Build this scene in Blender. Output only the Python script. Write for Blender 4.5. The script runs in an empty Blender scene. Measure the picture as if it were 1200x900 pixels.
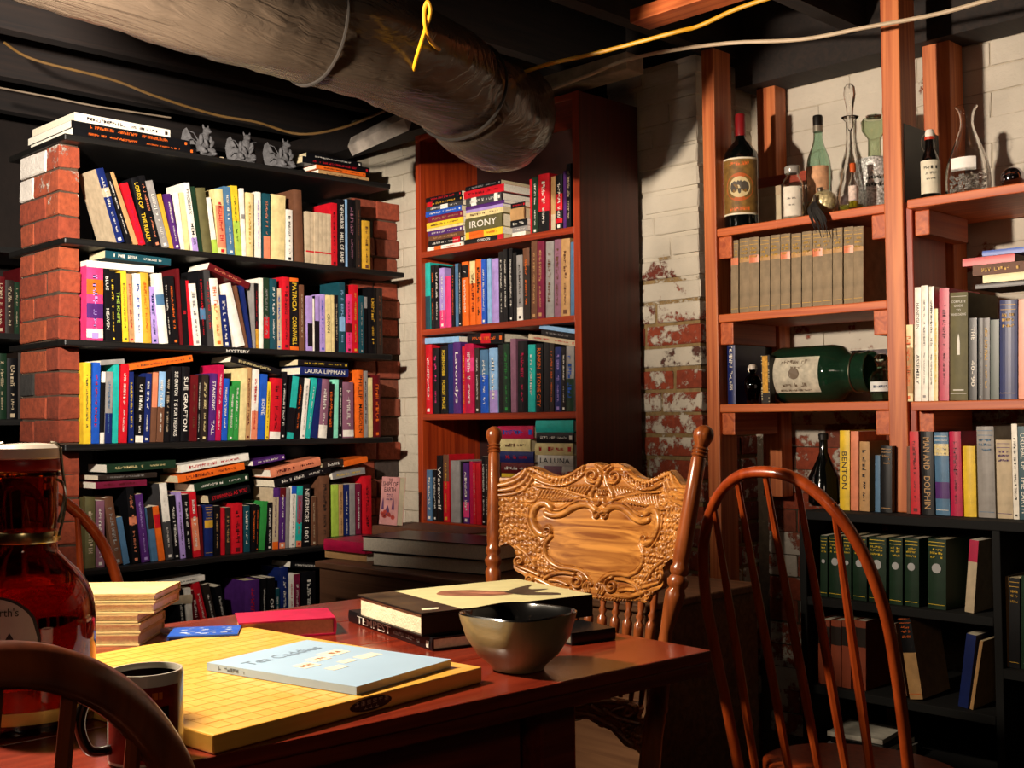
import bpy, bmesh, math, random
import numpy as np
from math import sin, cos, pi, radians, atan2, sqrt, degrees
from mathutils import Vector, Matrix
random.seed(7)
rng = np.random.RandomState(5)
COL = bpy.context.scene.collection
SC = bpy.context.scene

# ------------------------------------------------------------ camera, world, lights, exposure
YAW, PITCH, ROLL, FPX = radians(45.31), radians(1.732), radians(-0.681), 1364.25
EYE = Vector((0, 0, 1.1))
_f = Vector((-sin(YAW)*cos(PITCH), cos(YAW)*cos(PITCH), sin(PITCH)))
_r = Vector((cos(YAW), sin(YAW), 0)); _u = _r.cross(_f)
CR = _r*cos(ROLL) + _u*sin(ROLL); CU = _u*cos(ROLL) - _r*sin(ROLL)
cam = bpy.data.cameras.new('camera'); cam.sensor_width = 36; cam.lens = 36*FPX/1200; cam.clip_start = .02
camo = bpy.data.objects.new('camera', cam); COL.objects.link(camo)
camo.matrix_world = Matrix(((CR.x, CU.x, -_f.x, EYE.x), (CR.y, CU.y, -_f.y, EYE.y), (CR.z, CU.z, -_f.z, EYE.z), (0, 0, 0, 1)))
SC.camera = camo
SC.view_settings.view_transform = 'Standard'; SC.view_settings.look = 'None'
SC.view_settings.gamma = 1; SC.view_settings.use_curve_mapping = False
SC.view_settings.exposure = 0.0
world = bpy.data.worlds.new('world'); SC.world = world; world.use_nodes = True
world.node_tree.nodes['Background'].inputs[0].default_value = (.9, .75, .7, 1)
world.node_tree.nodes['Background'].inputs[1].default_value = 0.011

def lamp(name, loc, power, col, radius, kind='POINT', aim=None, cone=150, blend=.4):
    l = bpy.data.lights.new(name, kind); l.energy = power; l.color = col; l.shadow_soft_size = radius
    o = bpy.data.objects.new(name, l); COL.objects.link(o); o.location = loc
    if kind == 'SPOT':
        l.spot_size = radians(cone); l.spot_blend = blend
        o.rotation_euler = (Vector(aim)-Vector(loc)).to_track_quat('-Z', 'Y').to_euler()
    return o
lamp('shelf_spot_light', (-1.72, .36, 1.80), 500, (1, .89, .78), .04, 'SPOT', (-3.3, 1.9, 1.90), 76, 1.0)
lamp('bottle_spot_light', (-1.98, .34, 1.58), 380, (1, .83, .66), .05, 'SPOT', (-1.3, 2.9, 2.05), 72, 1.0)
lamp('table_lamp_light', (-1.84, .42, 1.80), 200, (1, .83, .62), .045, 'SPOT', (-1.25, .98, .75), 100, .9)
lamp('room_fill_light', (.5, -.9, 1.9), 12, (1, .78, .58), .2)

# ------------------------------------------------------------ helpers
def at(px, py, ax, v):
    d = _f*FPX + CR*(px-600) - CU*(py-450)
    i = 'xyz'.index(ax)
    return EYE + d*((v-EYE[i])/d[i])
def lin(h):
    c = [int(h[i:i+2], 16)/255 for i in (0, 2, 4)]
    return tuple(x/12.92 if x <= .04045 else ((x+.055)/1.055)**2.4 for x in c)
MATS = {}
def mat(h, rough=.5, metal=0., var=.12, scale=30, bump=0., bscale=80, coat=0., trans=0., ior=1.45, sheen=0, alpha=1):
    key = (h, rough, metal, var, scale, bump, bscale, coat, trans, alpha)
    if key in MATS: return MATS[key]
    m = bpy.data.materials.new('m_'+h); m.use_nodes = True; nt = m.node_tree; N = nt.nodes; L = nt.links
    b = N['Principled BSDF']; c = lin(h)
    b.inputs['Roughness'].default_value = rough; b.inputs['Metallic'].default_value = metal
    b.inputs['Coat Weight'].default_value = coat; b.inputs['Coat Roughness'].default_value = .1
    b.inputs['Transmission Weight'].default_value = trans; b.inputs['IOR'].default_value = ior
    b.inputs['Base Color'].default_value = (*c, 1)
    tc = N.new('ShaderNodeTexCoord')
    if var:
        n = N.new('ShaderNodeTexNoise'); n.inputs['Scale'].default_value = scale; n.inputs['Detail'].default_value = 4
        L.new(tc.outputs['Object'], n.inputs['Vector'])
        r = N.new('ShaderNodeValToRGB'); L.new(n.outputs[0], r.inputs[0])
        r.color_ramp.elements[0].position = .3; r.color_ramp.elements[1].position = .7
        r.color_ramp.elements[0].color = (*[x*(1-var) for x in c], 1)
        r.color_ramp.elements[1].color = (*[min(1, x*(1+var)) for x in c], 1)
        L.new(r.outputs[0], b.inputs['Base Color'])
    if bump:
        n2 = N.new('ShaderNodeTexNoise'); n2.inputs['Scale'].default_value = bscale; n2.inputs['Detail'].default_value = 5
        L.new(tc.outputs['Object'], n2.inputs['Vector'])
        bp = N.new('ShaderNodeBump'); bp.inputs['Strength'].default_value = bump; bp.inputs['Distance'].default_value = .004
        L.new(n2.outputs[0], bp.inputs['Height']); L.new(bp.outputs[0], b.inputs['Normal'])
    MATS[key] = m; return m
def wood(name, h1, h2, rough=.45, axis=0, scale=9, coat=0., bump=.15, stretch=14, world=True, band=2.2):
    """grain running along one world axis (0 x, 1 y, 2 z)"""
    if name in MATS: return MATS[name]
    m = bpy.data.materials.new(name); m.use_nodes = True; nt = m.node_tree; N = nt.nodes; L = nt.links
    b = N['Principled BSDF']; b.inputs['Roughness'].default_value = rough; b.inputs['Coat Weight'].default_value = coat
    b.inputs['Coat Roughness'].default_value = .15
    g = N.new('ShaderNodeNewGeometry') if world else N.new('ShaderNodeTexCoord')
    mp = N.new('ShaderNodeMapping'); s = [scale*stretch/4]*3; s[axis] = scale/stretch*1.5
    mp.inputs['Scale'].default_value = s
    L.new(g.outputs['Position' if world else 'Object'], mp.inputs['Vector'])
    n = N.new('ShaderNodeTexNoise'); n.inputs['Scale'].default_value = 1; n.inputs['Detail'].default_value = 6; n.inputs['Distortion'].default_value = band
    L.new(mp.outputs[0], n.inputs['Vector'])
    r = N.new('ShaderNodeValToRGB'); L.new(n.outputs[0], r.inputs[0])
    r.color_ramp.elements[0].position = .34; r.color_ramp.elements[1].position = .66
    r.color_ramp.elements[0].color = (*lin(h1), 1); r.color_ramp.elements[1].color = (*lin(h2), 1)
    L.new(r.outputs[0], b.inputs['Base Color'])
    bp = N.new('ShaderNodeBump'); bp.inputs['Strength'].default_value = bump; bp.inputs['Distance'].default_value = .002
    L.new(n.outputs[0], bp.inputs['Height']); L.new(bp.outputs[0], b.inputs['Normal'])
    MATS[name] = m; return m
def brick_mat(name, z0, z1, base='8a3a24', base2='6a2a1c', paint='cfc6b4', full=.0, dark=False):
    """brick with flaking whitewash: solid above z1, thinning to patches below z0"""
    m = bpy.data.materials.new(name); m.use_nodes = True; nt = m.node_tree; N = nt.nodes; L = nt.links
    b = N['Principled BSDF']; b.inputs['Roughness'].default_value = .9
    g = N.new('ShaderNodeNewGeometry'); oi = N.new('ShaderNodeObjectInfo')
    r = N.new('ShaderNodeValToRGB'); L.new(oi.outputs['Random'], r.inputs[0])
    e = r.color_ramp.elements; e[0].color = (*lin(base2), 1); e[1].color = (*lin(base), 1)
    e.new(.5).color = (*lin('9c4226' if not dark else base), 1); e.new(.93).color = (*lin(base), 1); e.new(.97).color = (*lin('33302c'), 1)
    e[-1].color = (*lin('33302c'), 1)
    n0 = N.new('ShaderNodeTexNoise'); n0.inputs['Scale'].default_value = 60; n0.inputs['Detail'].default_value = 5; L.new(g.outputs['Position'], n0.inputs['Vector'])
    mul = N.new('ShaderNodeMixRGB'); mul.blend_type = 'MULTIPLY'; mul.inputs[0].default_value = .5
    L.new(r.outputs[0], mul.inputs[1])
    r0 = N.new('ShaderNodeValToRGB'); L.new(n0.outputs[0], r0.inputs[0]); r0.color_ramp.elements[0].color = (.45, .45, .45, 1); r0.color_ramp.elements[0].position = .35; r0.color_ramp.elements[1].position = .6
    L.new(r0.outputs[0], mul.inputs[2])
    n = N.new('ShaderNodeTexNoise'); n.inputs['Scale'].default_value = 17; n.inputs['Detail'].default_value = 9; n.inputs['Roughness'].default_value = .72; L.new(g.outputs['Position'], n.inputs['Vector'])
    nb = N.new('ShaderNodeTexNoise'); nb.inputs['Scale'].default_value = 5; nb.inputs['Detail'].default_value = 3; L.new(g.outputs['Position'], nb.inputs['Vector'])
    sp = N.new('ShaderNodeSeparateXYZ'); L.new(g.outputs['Position'], sp.inputs[0])
    mr = N.new('ShaderNodeMapRange'); mr.inputs['From Min'].default_value = z0; mr.inputs['From Max'].default_value = z1
    mr.inputs['To Min'].default_value = full; mr.inputs['To Max'].default_value = .62; L.new(sp.outputs['Z'], mr.inputs['Value'])
    def M(op, a, b_):
        q = N.new('ShaderNodeMath'); q.operation = op
        for i, v in enumerate((a, b_)):
            if isinstance(v, (int, float)): q.inputs[i].default_value = v
            else: L.new(v, q.inputs[i])
        return q.outputs[0]
    rnd = M('MULTIPLY', M('SUBTRACT', oi.outputs['Random'], .5), .22)
    s = M('ADD', M('ADD', n.outputs[0], M('MULTIPLY', M('SUBTRACT', nb.outputs[0], .5), .45)), M('ADD', mr.outputs[0], rnd))
    mask = N.new('ShaderNodeMapRange'); mask.inputs['From Min'].default_value = .72; mask.inputs['From Max'].default_value = .78; L.new(s, mask.inputs['Value'])
    pr = N.new('ShaderNodeValToRGB'); L.new(nb.outputs[0], pr.inputs[0])
    pr.color_ramp.elements[0].position = .35; pr.color_ramp.elements[1].position = .65
    pr.color_ramp.elements[0].color = (*[x*.8 for x in lin(paint)], 1); pr.color_ramp.elements[1].color = (*lin(paint), 1)
    mx = N.new('ShaderNodeMixRGB'); L.new(mask.outputs[0], mx.inputs[0]); L.new(mul.outputs[0], mx.inputs[1]); L.new(pr.outputs[0], mx.inputs[2])
    L.new(mx.outputs[0], b.inputs['Base Color'])
    bp = N.new('ShaderNodeBump'); bp.inputs['Strength'].default_value = .8; bp.inputs['Distance'].default_value = .006
    L.new(M('ADD', M('ADD', M('MULTIPLY', mask.outputs[0], .3), M('MULTIPLY', n0.outputs[0], .6)), n.outputs[0]), bp.inputs['Height']); L.new(bp.outputs[0], b.inputs['Normal'])
    return m

WM = {}
def wm(o): return WM.get(o.name, Matrix.Identity(4))
class MB:
    def __init__(s): s.v = []; s.f = []
    def add(s, vs, fs, M=None):
        n = len(s.v)
        s.v += [tuple(M @ Vector(p)) if M else tuple(p) for p in vs]
        s.f += [tuple(n+i for i in f) for f in fs]; return s
    def box(s, a, b, M=None):
        (x0, y0, z0), (x1, y1, z1) = a, b
        return s.add([(x0,y0,z0),(x1,y0,z0),(x1,y1,z0),(x0,y1,z0),(x0,y0,z1),(x1,y0,z1),(x1,y1,z1),(x0,y1,z1)],
            [(0,3,2,1),(4,5,6,7),(0,1,5,4),(1,2,6,5),(2,3,7,6),(3,0,4,7)], M)
    def lathe(s, prof, n=28, c=(0,0,0), M=None, cap=True, flute=0, sq=0):
        vs, fs = [], []
        for r, z in prof:
            for k in range(n):
                a = 2*pi*k/n; rr = r*(1+flute*cos(8*a))
                if sq: rr = r/((abs(cos(a))**sq+abs(sin(a))**sq)**(1/sq))
                vs.append((c[0]+rr*cos(a), c[1]+rr*sin(a), c[2]+z))
        for i in range(len(prof)-1):
            for k in range(n):
                k2 = (k+1) % n; fs.append((i*n+k, i*n+k2, (i+1)*n+k2, (i+1)*n+k))
        if cap:
            fs.append(tuple(range(n))[::-1]); fs.append(tuple((len(prof)-1)*n+k for k in range(n)))
        return s.add(vs, fs, M)
    def tube(s, pts, rad, n=8, cap=True, flat=1.0, up=None):
        pts = [Vector(p) for p in pts]; m = len(pts)
        if isinstance(rad, (int, float)): rad = [rad]*m
        vs, fs = [], []; pn = None
        for i, p in enumerate(pts):
            t = (pts[min(i+1, m-1)]-pts[max(i-1, 0)]).normalized()
            if pn is None:
                pn = Vector(up) if up else (Vector((0,0,1)) if abs(t.z) < .9 else Vector((1,0,0)))
            pn = (pn - t*pn.dot(t)).normalized(); q = t.cross(pn)
            for k in range(n):
                a = 2*pi*k/n; vs.append(p + pn*(cos(a)*rad[i]) + q*(sin(a)*rad[i]*flat))
        for i in range(m-1):
            for k in range(n):
                k2 = (k+1) % n; fs.append((i*n+k, i*n+k2, (i+1)*n+k2, (i+1)*n+k))
        if cap: fs.append(tuple(range(n))[::-1]); fs.append(tuple((m-1)*n+k for k in range(n)))
        return s.add(vs, fs)
    def prism(s, poly, h0, h1, M=None):   # polygon in xy
        n = len(poly)
        return s.add([(x, y, h0) for x, y in poly]+[(x, y, h1) for x, y in poly],
            [tuple(range(n))[::-1], tuple(range(n, 2*n))]+[(i, (i+1) % n, n+(i+1) % n, n+i) for i in range(n)], M)
    def build(s, name, m, parent=None, smooth=False, bevel=0, local=False, seg=2, sharp=40):
        me = bpy.data.meshes.new(name)
        vs = s.v
        if parent is not None and not local:
            iv = wm(parent).inverted(); vs = [tuple(iv @ Vector(p)) for p in vs]
        me.from_pydata(vs, [], s.f); me.materials.append(m)
        return link_mesh(name, me, parent, smooth, bevel, seg, sharp)
def link_mesh(name, me, parent=None, smooth=False, bevel=0, seg=2, sharp=40):
    o = bpy.data.objects.new(name, me); COL.objects.link(o)
    if smooth:
        me.shade_smooth()
        try: me.set_sharp_from_angle(angle=radians(sharp))
        except Exception: pass
    if bevel:
        b = o.modifiers.new('b', 'BEVEL'); b.width = bevel; b.segments = seg; b.limit_method = 'ANGLE'
    if parent is not None:
        o.parent = parent; WM[o.name] = wm(parent)
    return o
def tag(o, label=None, cat=None, group=None, kind=None):
    if label: o['label'] = label
    if cat: o['category'] = cat
    if group: o['group'] = group
    if kind: o['kind'] = kind
    return o
def thing(name, label, cat, loc=(0,0,0), rot=None, group=None, M=None):
    o = bpy.data.objects.new(name, None); COL.objects.link(o); o.empty_display_size = .05
    if M is None:
        M = Matrix.Translation(loc)
        if rot is not None: M = M @ Matrix.Rotation(rot, 4, 'Z')
    o.matrix_world = M; WM[o.name] = M.copy()
    return tag(o, label, cat, group)
def smooth_pts(p, k=3):
    P = [Vector(q) for q in p]; out = []
    for i in range(len(P)-1):
        a, b, c, d = P[max(i-1,0)], P[i], P[i+1], P[min(i+2,len(P)-1)]
        for j in range(k):
            t = j/k
            out.append(.5*((2*b)+(c-a)*t+(2*a-5*b+4*c-d)*t*t+(3*b-a-3*c+d)*t**3))
    out.append(P[-1]); return out

# text: curves gathered, converted to meshes in one pass
TEXTS = []
def text(body, size_len, height, M, m, parent, name='lettering', thin=0.0002, label=None):
    """M places text centre: local x = reading direction, y = up, z = toward the reader"""
    cu = bpy.data.curves.new('t', 'FONT'); cu.body = body; cu.align_x = 'CENTER'; cu.align_y = 'CENTER'
    cu.resolution_u = 2; cu.extrude = 0; cu.offset = .004
    o = bpy.data.objects.new('t', cu); COL.objects.link(o)
    TEXTS.append((o, size_len, height, M, m, parent, name, label))
def flush_text():
    bpy.context.view_layer.update(); dg = bpy.context.evaluated_depsgraph_get(); out = []
    for o, sl, h, M, m, par, name, label in TEXTS:
        me = bpy.data.meshes.new_from_object(o.evaluated_get(dg)); out.append(me)
    for (o, sl, h, M, m, par, name, label), me in zip(TEXTS, out):
        n = len(me.vertices); co = np.zeros(n*3, np.float32); me.vertices.foreach_get('co', co); co = co.reshape(-1, 3)
        if n:
            mn, mx = co.min(0), co.max(0); w, hh = mx[0]-mn[0], mx[1]-mn[1]
            co[:, 0] = (co[:, 0]-(mn[0]+mx[0])/2)*(sl/max(w, 1e-6)); co[:, 1] = (co[:, 1]-(mn[1]+mx[1])/2)*(h/max(hh, 1e-6)); co[:, 2] = 0
            A = np.array(M); co = co @ A[:3, :3].T + A[:3, 3]; me.vertices.foreach_set('co', co.astype(np.float32).ravel())
        me.materials.clear(); me.materials.append(m); me.name = name
        x = bpy.data.objects.new(name, me); COL.objects.link(x); x.parent = par
        if label: x['label'] = label
        bpy.data.objects.remove(o)
def glyphs(L, H, n=None, r=random):
    """illegible print: quads in xy, centred, reading along x"""
    n = n or max(3, int(L/(H*.8))); w = L/n; vs, fs = [], []
    def q(x0, y0, x1, y1):
        k = len(vs); vs.extend([(x0,y0,0),(x1,y0,0),(x1,y1,0),(x0,y1,0)]); fs.append((k,k+1,k+2,k+3))
    for i in range(n):
        if r.random() < .13: continue
        x = -L/2+i*w; s = w*.22; y0, y1 = -H/2, H/2*(1 if r.random() < .8 else .4); xe = x+w*.8
        k = r.random()
        if k < .75: q(x, y0, x+s, y1)
        if k > .3: q(xe-s, y0 if r.random() < .6 else 0, xe, y1)
        q(x, [y0, -H*.08, y1-H*.17][r.randrange(3)], xe, [y0, -H*.08, y1-H*.17][r.randrange(3)]+H*.17)
    return vs, fs

# ------------------------------------------------------------ palette for books
PAL = dict(nv=('14235c','navy'),bk=('0c0c0f','black'),wh=('e6dfd0','white'),cr=('dcc88c','cream'),rd=('c01522','red'),dr=('5a0f14','dark red'),
 tn=('b48a58','tan'),gy=('8d8883','grey'),dg=('18301f','dark green'),gn=('2f8a3c','green'),lg=('a4c048','lime green'),ye=('e2bc2c','yellow'),
 og=('e0641c','orange'),pk=('d83a72','pink'),pu=('4c2468','purple'),la=('a68cc8','lavender'),bl=('1c50b0','blue'),lb=('86aed2','light blue'),
 tl=('22a89c','teal'),dt=('16444e','dark teal'),br=('66402a','brown'),sa=('d8805c','salmon'),mv=('84586a','mauve'),ol=('5c5632','olive'),
 mn=('86d8b8','mint green'),go=('cc9c30','gold'),ma=('701834','maroon'),cm=('b01040','crimson'),sb=('4a7090','steel blue'),bg=('bca98a','beige'),
 dk=('2a211c','dark brown'),dy=('3c3a3a','charcoal'))
PAPER = ['e8dcc0','dccaa0','eee6d2']
def bmat(c): return mat(PAL[c][0], rough=.38 if c not in ('br','bg','ol','tn') else .6, var=.16, scale=45)
BOOKS = []      # (root, info) for labelling
def spine_arc(t, d, k):
    return [(0, 0)]+[(t*i/6, -k*sin(pi*i/6)) for i in range(1, 6)]+[(t, 0)]
def book(M, t, h, d, c, tc='wh', title='*', bands=(), row='', cover2=None, hard=None, look=None, seq=0, page=None, cat='book', plain=False, seed=None):
    """local frame: x thickness, y depth away from the reader (spine at y=0), z height"""
    R = random.Random(seed if seed is not None else len(BOOKS)*13+5)
    root = thing('book', None, cat, M=M)
    if hard is None: hard = t > .026
    bt = .0025 if hard else .0007; ins = .003 if hard else 0
    k = min(.0025, t*.07) if hard else .0004
    arc = spine_arc(t, d, k)
    inner = [(t-bt, d), (t-bt, bt), (bt, bt), (bt, d)]
    poly = arc+[(t, d)]+inner+[(0, d)]
    mb = MB(); n = len(poly)
    # build cover as quads: outer strip and inner strip
    out_ = [(0, d)]+arc+[(t, d)]; m_ = len(out_)
    inn_ = [(bt, d)]+[(min(max(x, bt), t-bt), bt) for x, y in arc]+[(t-bt, d)]
    vs = [(x, y, z) for z in (0, h) for x, y in out_]+[(x, y, z) for z in (0, h) for x, y in inn_]
    fs = []
    for i in range(m_-1):
        fs += [(i, i+1, m_+i+1, m_+i), (2*m_+i+1, 2*m_+i, 3*m_+i, 3*m_+i+1), (m_+i, m_+i+1, 3*m_+i+1, 3*m_+i), (i+1, i, 2*m_+i, 2*m_+i+1)]
    fs += [(0, m_, 3*m_, 2*m_), (m_-1, 3*m_-1, 4*m_-1, 2*m_-1)]
    mb.add(vs, fs); cv = mb.build('cover', bmat(c), root, local=True)
    if cover2:
        cv.data.materials.append(bmat(cover2))
        for p in cv.data.polygons:
            if p.index < 4 or p.index >= 4*(m_-2): p.material_index = 1 if abs(p.normal.x) > .7 else 0
    pm = mat(page or R.choice(PAPER), rough=.85, var=.1, scale=200)
    MB().box((bt, bt+.001, ins), (t-bt, d-ins-.001, h-ins)).build('page_block', pm, root, local=True)
    if plain: BOOKS.append((root, dict(c=c, tc=tc, t=t, h=h, row=row, bands=bands, title='', look=look, seq=seq))); return root
    for b in bands:
        z0, z1, bc = b[:3]
        vs = [(x, y-.0003, z) for z in (z0*h, z1*h) for x, y in arc]; na = len(arc)
        MB().add(vs, [(i, i+1, na+i+1, na+i) for i in range(na-1)]).build('spine_band', bmat(bc), root, local=True)
    # lettering on the spine: local reading dir -z, up +x, facing -y
    tm = mat(PAL[tc][0], rough=.5, var=0)
    B = Matrix(((0, 1, 0, 0), (0, 0, -1, 0), (-1, 0, 0, 0), (0, 0, 0, 1)))
    if title and title not in ('*', '='):
        parts = title.split('|')
        tot = sum(len(p) for p in parts)+len(parts)-1; z = h*.94; usable = h*.88
        wide = t > .03 and False
        for p in parts:
            L = usable*len(p)/tot; H = min(t*.5, L/len(p)*1.7)
            M2 = Matrix.Translation((t/2, -k-.0006, z-L/2)) @ B
            text(p, min(L*.95, len(p)*H*1.15), H, M2, tm, root); z -= L+usable/tot
    elif title == '*':
        mb = MB(); H = min(t*R.uniform(.26, .44), .014)
        segs = [(.12, .52), (.58, .86)] if R.random() < .6 else [(.15, .8)]
        for a, b in segs:
            gv, gf = glyphs((b-a)*h, H*(1 if a < .5 else .7), r=R)
            mb.add(gv, gf, Matrix.Translation((t/2, -k-.0006, h*(1-(a+b)/2))) @ B)
        if R.random() < .5: 
            mb.box((t*.3, -k-.0007, h*.03), (t*.7, -k-.0003, h*.03+t*.35))
        mb.build('lettering', tm, root, local=True)
    elif title == '=':     # horizontal gilt lines and short words across the spine
        mb = MB(); I = Matrix(((1,0,0,0),(0,0,-1,0),(0,1,0,0),(0,0,0,1)))
        for zz in (.95, .90, .06): mb.box((t*.06, -k-.0006, h*zz), (t*.94, -k-.0002, h*zz+.0012))
        for zz in (.85, .80, .74):
            gv, gf = glyphs(t*.7, h*.028, n=5, r=R); mb.add(gv, gf, Matrix.Translation((t/2, -k-.0007, h*zz)) @ I)
        mb.build('lettering', tm, root, local=True)
    BOOKS.append((root, dict(c=c, tc=tc, t=t, h=h, row=row, bands=bands, title=title, look=look, seq=seq)))
    return root

class Row:
    """plane of the spines: ax/val; rotz turns book frame into the world; z at two positions along"""
    def __init__(s, name, ax, val, pL, pR, dep=(.105, .125)):
        s.name, s.ax, s.val, s.dep = name, ax, val, dep
        s.L, s.R = Vector(pL), Vector(pR)
        s.rot = Matrix.Rotation(pi/2, 4, 'Z') if ax == 'x' else Matrix.Identity(4)
        s.dir = Vector((0, 1, 0)) if ax == 'x' else Vector((1, 0, 0)); s.n = 0
    def a(s, p): return p.y if s.ax == 'x' else p.x
    def zb(s, a):
        l, r = s.a(s.L), s.a(s.R); return s.L.z+(s.R.z-s.L.z)*(a-l)/(r-l)
    def pt(s, x, y): return at(x, y, s.ax, s.val)
    def world(s, a, z): return Vector((s.val, a, z)) if s.ax == 'x' else Vector((a, s.val, z))
    def base_px(s, x):     # position along the row at pixel column x on the shelf line
        d = None; y = 450
        for _ in range(4):
            a = s.a(s.pt(x, y)); z = s.zb(a); p = s.world(a, z)
            q = p-EYE; y = 450-FPX*q.dot(CU)/q.dot(_f)
        return a, z, y
    def stand(s, x0, x1, yt, dx, c, tc='wh', title='*', bands=(), dep=None, **kw):
        a0, z0, y0 = s.base_px(x0); a1, z1, y1 = s.base_px(x1)
        if a1-a0 < .004: a1 = a0+.004
        # vertical pixel drift already in perspective: lean from top point
        tp = s.pt((x0+x1)/2+dx, yt); am = (a0+a1)/2
        th = atan2(s.a(tp)-am, tp.z-z0)
        h = sqrt((tp.z-z0)**2+(s.a(tp)-am)**2); w = (a1-a0)*cos(th)*.96
        if abs(th) < radians(1.0): th = 0
        R = random.Random(int(x0*7+yt)); d = dep or R.uniform(*s.dep)
        lift = max(0, -0) 
        o = s.world(a0 if th <= 0 else a0, z0+.0008+(0 if th >= 0 else 0)) 
        if th > 0: o = s.world(a0, z0+.0008+w*sin(th))
        inn = R.uniform(0, .006)
        off = (Vector((-inn, 0, 0)) if s.ax == 'x' else Vector((0, inn, 0)))
        M = Matrix.Translation(o+off) @ s.rot @ Matrix.Rotation(th, 4, 'Y')
        s.n += 1
        return book(M, w, h, d, c, tc, title, bands, row=s.name, seq=s.n, **kw)
    def lie(s, x0, y0, x1, y1, tpx, c, tc='wh', title='*', bands=(), dep=None, out=0, snap=None, **kw):
        """lying book: bottom edge of its spine from (x0,y0) to (x1,y1), thickness tpx"""
        p0, p1 = s.pt(x0, y0), s.pt(x1, y1)
        dx = s.a(p1)-s.a(p0); 
        th = atan2(-(dx), p0.z-p1.z); L = sqrt(dx*dx+(p0.z-p1.z)**2)
        t = (s.pt(x0, y0-tpx).z-p0.z)*cos(atan2(abs(p0.z-p1.z), dx)); d = dep or random.Random(int(x0)).uniform(*s.dep)
        off = (Vector((out, 0, 0)) if s.ax == 'x' else Vector((0, -out, 0)))
        M = Matrix.Translation(s.world(s.a(p1), p1.z)+off) @ s.rot @ Matrix.Rotation(th, 4, 'Y')
        s.n += 1
        return book(M, t*.96, L, d, c, tc, title, bands, row=s.name, seq=s.n, **kw)

# ------------------------------------------------------------ the room
PINE = wood('pine_orange_x', 'a8481c', 'cc6c34', rough=.5, axis=0)
PINEZ = wood('pine_orange_z', 'a04a20', 'd07a42', rough=.5, axis=2)
PINEY = wood('pine_orange_y', '9a4018', 'c46430', rough=.5, axis=1)
REDW = wood('red_stained_x', '7c2408', 'a43a12', rough=.42, axis=0)
REDZ = wood('red_stained_z', '7c2408', 'a43a12', rough=.42, axis=2)
BLACKW = wood('black_painted_board', '0c0b0a', '191714', rough=.45, axis=1, bump=.2)
DARKJ = wood('old_joist', '120b08', '22160f', rough=.8, axis=1, bump=.4)
MORT = mat('93794e', rough=.95, var=.3, scale=30, bump=.8, bscale=120)
MORTD = mat('4a3a2c', rough=.95, var=.3, scale=30, bump=.8, bscale=120)
MORTW = mat('a89c86', rough=.9, var=.15, scale=12, bump=.7, bscale=60)
FLOORM = mat('2a211b', rough=.7, var=.3, scale=6, bump=.3, bscale=30)

def slab(name, a, b, m, kind='structure', label=None):
    o = MB().box(a, b).build(name, m); tag(o, label, None, None, kind); return o
slab('floor', (-4.6, -2.6, -.1), (2.6, 3.5, 0), FLOORM)
wall_left = slab('wall_left', (-4.6, -2.6, 0), (-4.45, 3.5, 2.5), mat('1c130e', rough=.9, var=.3, scale=8, bump=.5, bscale=40))
wall_back = slab('wall_back', (-4.45, 3.196, 0), (2.6, 3.4, 2.5), brick_mat('wall_mortar', .85, 1.3, base='4a3c2c', base2='4a3c2c', paint='b8ae9c', full=.0, dark=True))
slab('wall_right', (2.45, -2.6, 0), (2.6, 3.215, 2.5), mat('4a3428', rough=.9, var=.3, scale=8, bump=.5, bscale=40))
slab('wall_front', (-4.45, -2.6, 0), (2.45, -2.45, 2.5), mat('4a3428', rough=.9, var=.3, scale=8, bump=.5, bscale=40))
ceiling = slab('ceiling', (-4.6, -2.6, 2.42), (2.6, 3.5, 2.5), mat('1c130e', rough=.9, var=.3, scale=8))
for i in range(15):
    x = -4.2+i*.42
    MB().box((x, -2.45, 2.215+random.uniform(-.012, .012)), (x+.05, 3.2, 2.42)).build('joist', DARKJ, ceiling)
MB().box((-4.45, 2.62, 2.12), (-3.0, 2.72, 2.215)).build('beam', DARKJ, ceiling)
MB().box((-2.08, 3.06, 2.13), (2.4, 3.187, 2.4115)).build('beam', DARKJ, ceiling)
MB().box((-3.1, 3.0, 2.216), (-2.08, 3.187, 2.4115)).build('beam', DARKJ, ceiling)
# a row of deck boards laid across the joists
for i in range(28):
    y = -2.4+i*.2
    MB().box((-4.4, y, 2.412), (2.4, y+.19, 2.4195)).build('deck_board', mat('160e09', rough=.85, var=.3, scale=10), ceiling)

BR = []
for k in range(7):
    bm = bmesh.new(); bmesh.ops.create_cube(bm, size=1)
    for v in bm.verts: v.co = Vector((v.co.x*.2, v.co.y*.095, v.co.z*.058))
    bmesh.ops.bevel(bm, geom=list(bm.edges), offset=.0035, segments=1, affect='EDGES')
    R = random.Random(k)
    for v in bm.verts:
        v.co += Vector((R.uniform(-.0022, .0022), R.uniform(-.0025, .0025), R.uniform(-.002, .002)))
    me = bpy.data.meshes.new('brick'); 
    for v in bm.verts: v.co = Vector((v.co.x/.2, v.co.y/.095, v.co.z/.058))
    bm.to_mesh(me); bm.free(); BR.append(me)
BRM = {}
def brick(parent, x0, x1, y0, y1, z0, z1, m, jit=.003):
    k = random.randrange(7); key = (k, m.name)
    if key not in BRM:
        me = BR[k].copy(); me.materials.append(m); BRM[key] = me
    o = bpy.data.objects.new('brick', BRM[key]); COL.objects.link(o)
    c = Vector(((x0+x1)/2, (y0+y1)/2+random.uniform(-jit, jit), (z0+z1)/2))
    S = Matrix.Diagonal((x1-x0, y1-y0, z1-z0, 1))
    o.parent = parent; o.matrix_basis = wm(parent).inverted() @ Matrix.Translation(c) @ Matrix.Rotation(random.uniform(-.008, .008), 4, 'Y') @ S
    return o
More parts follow.
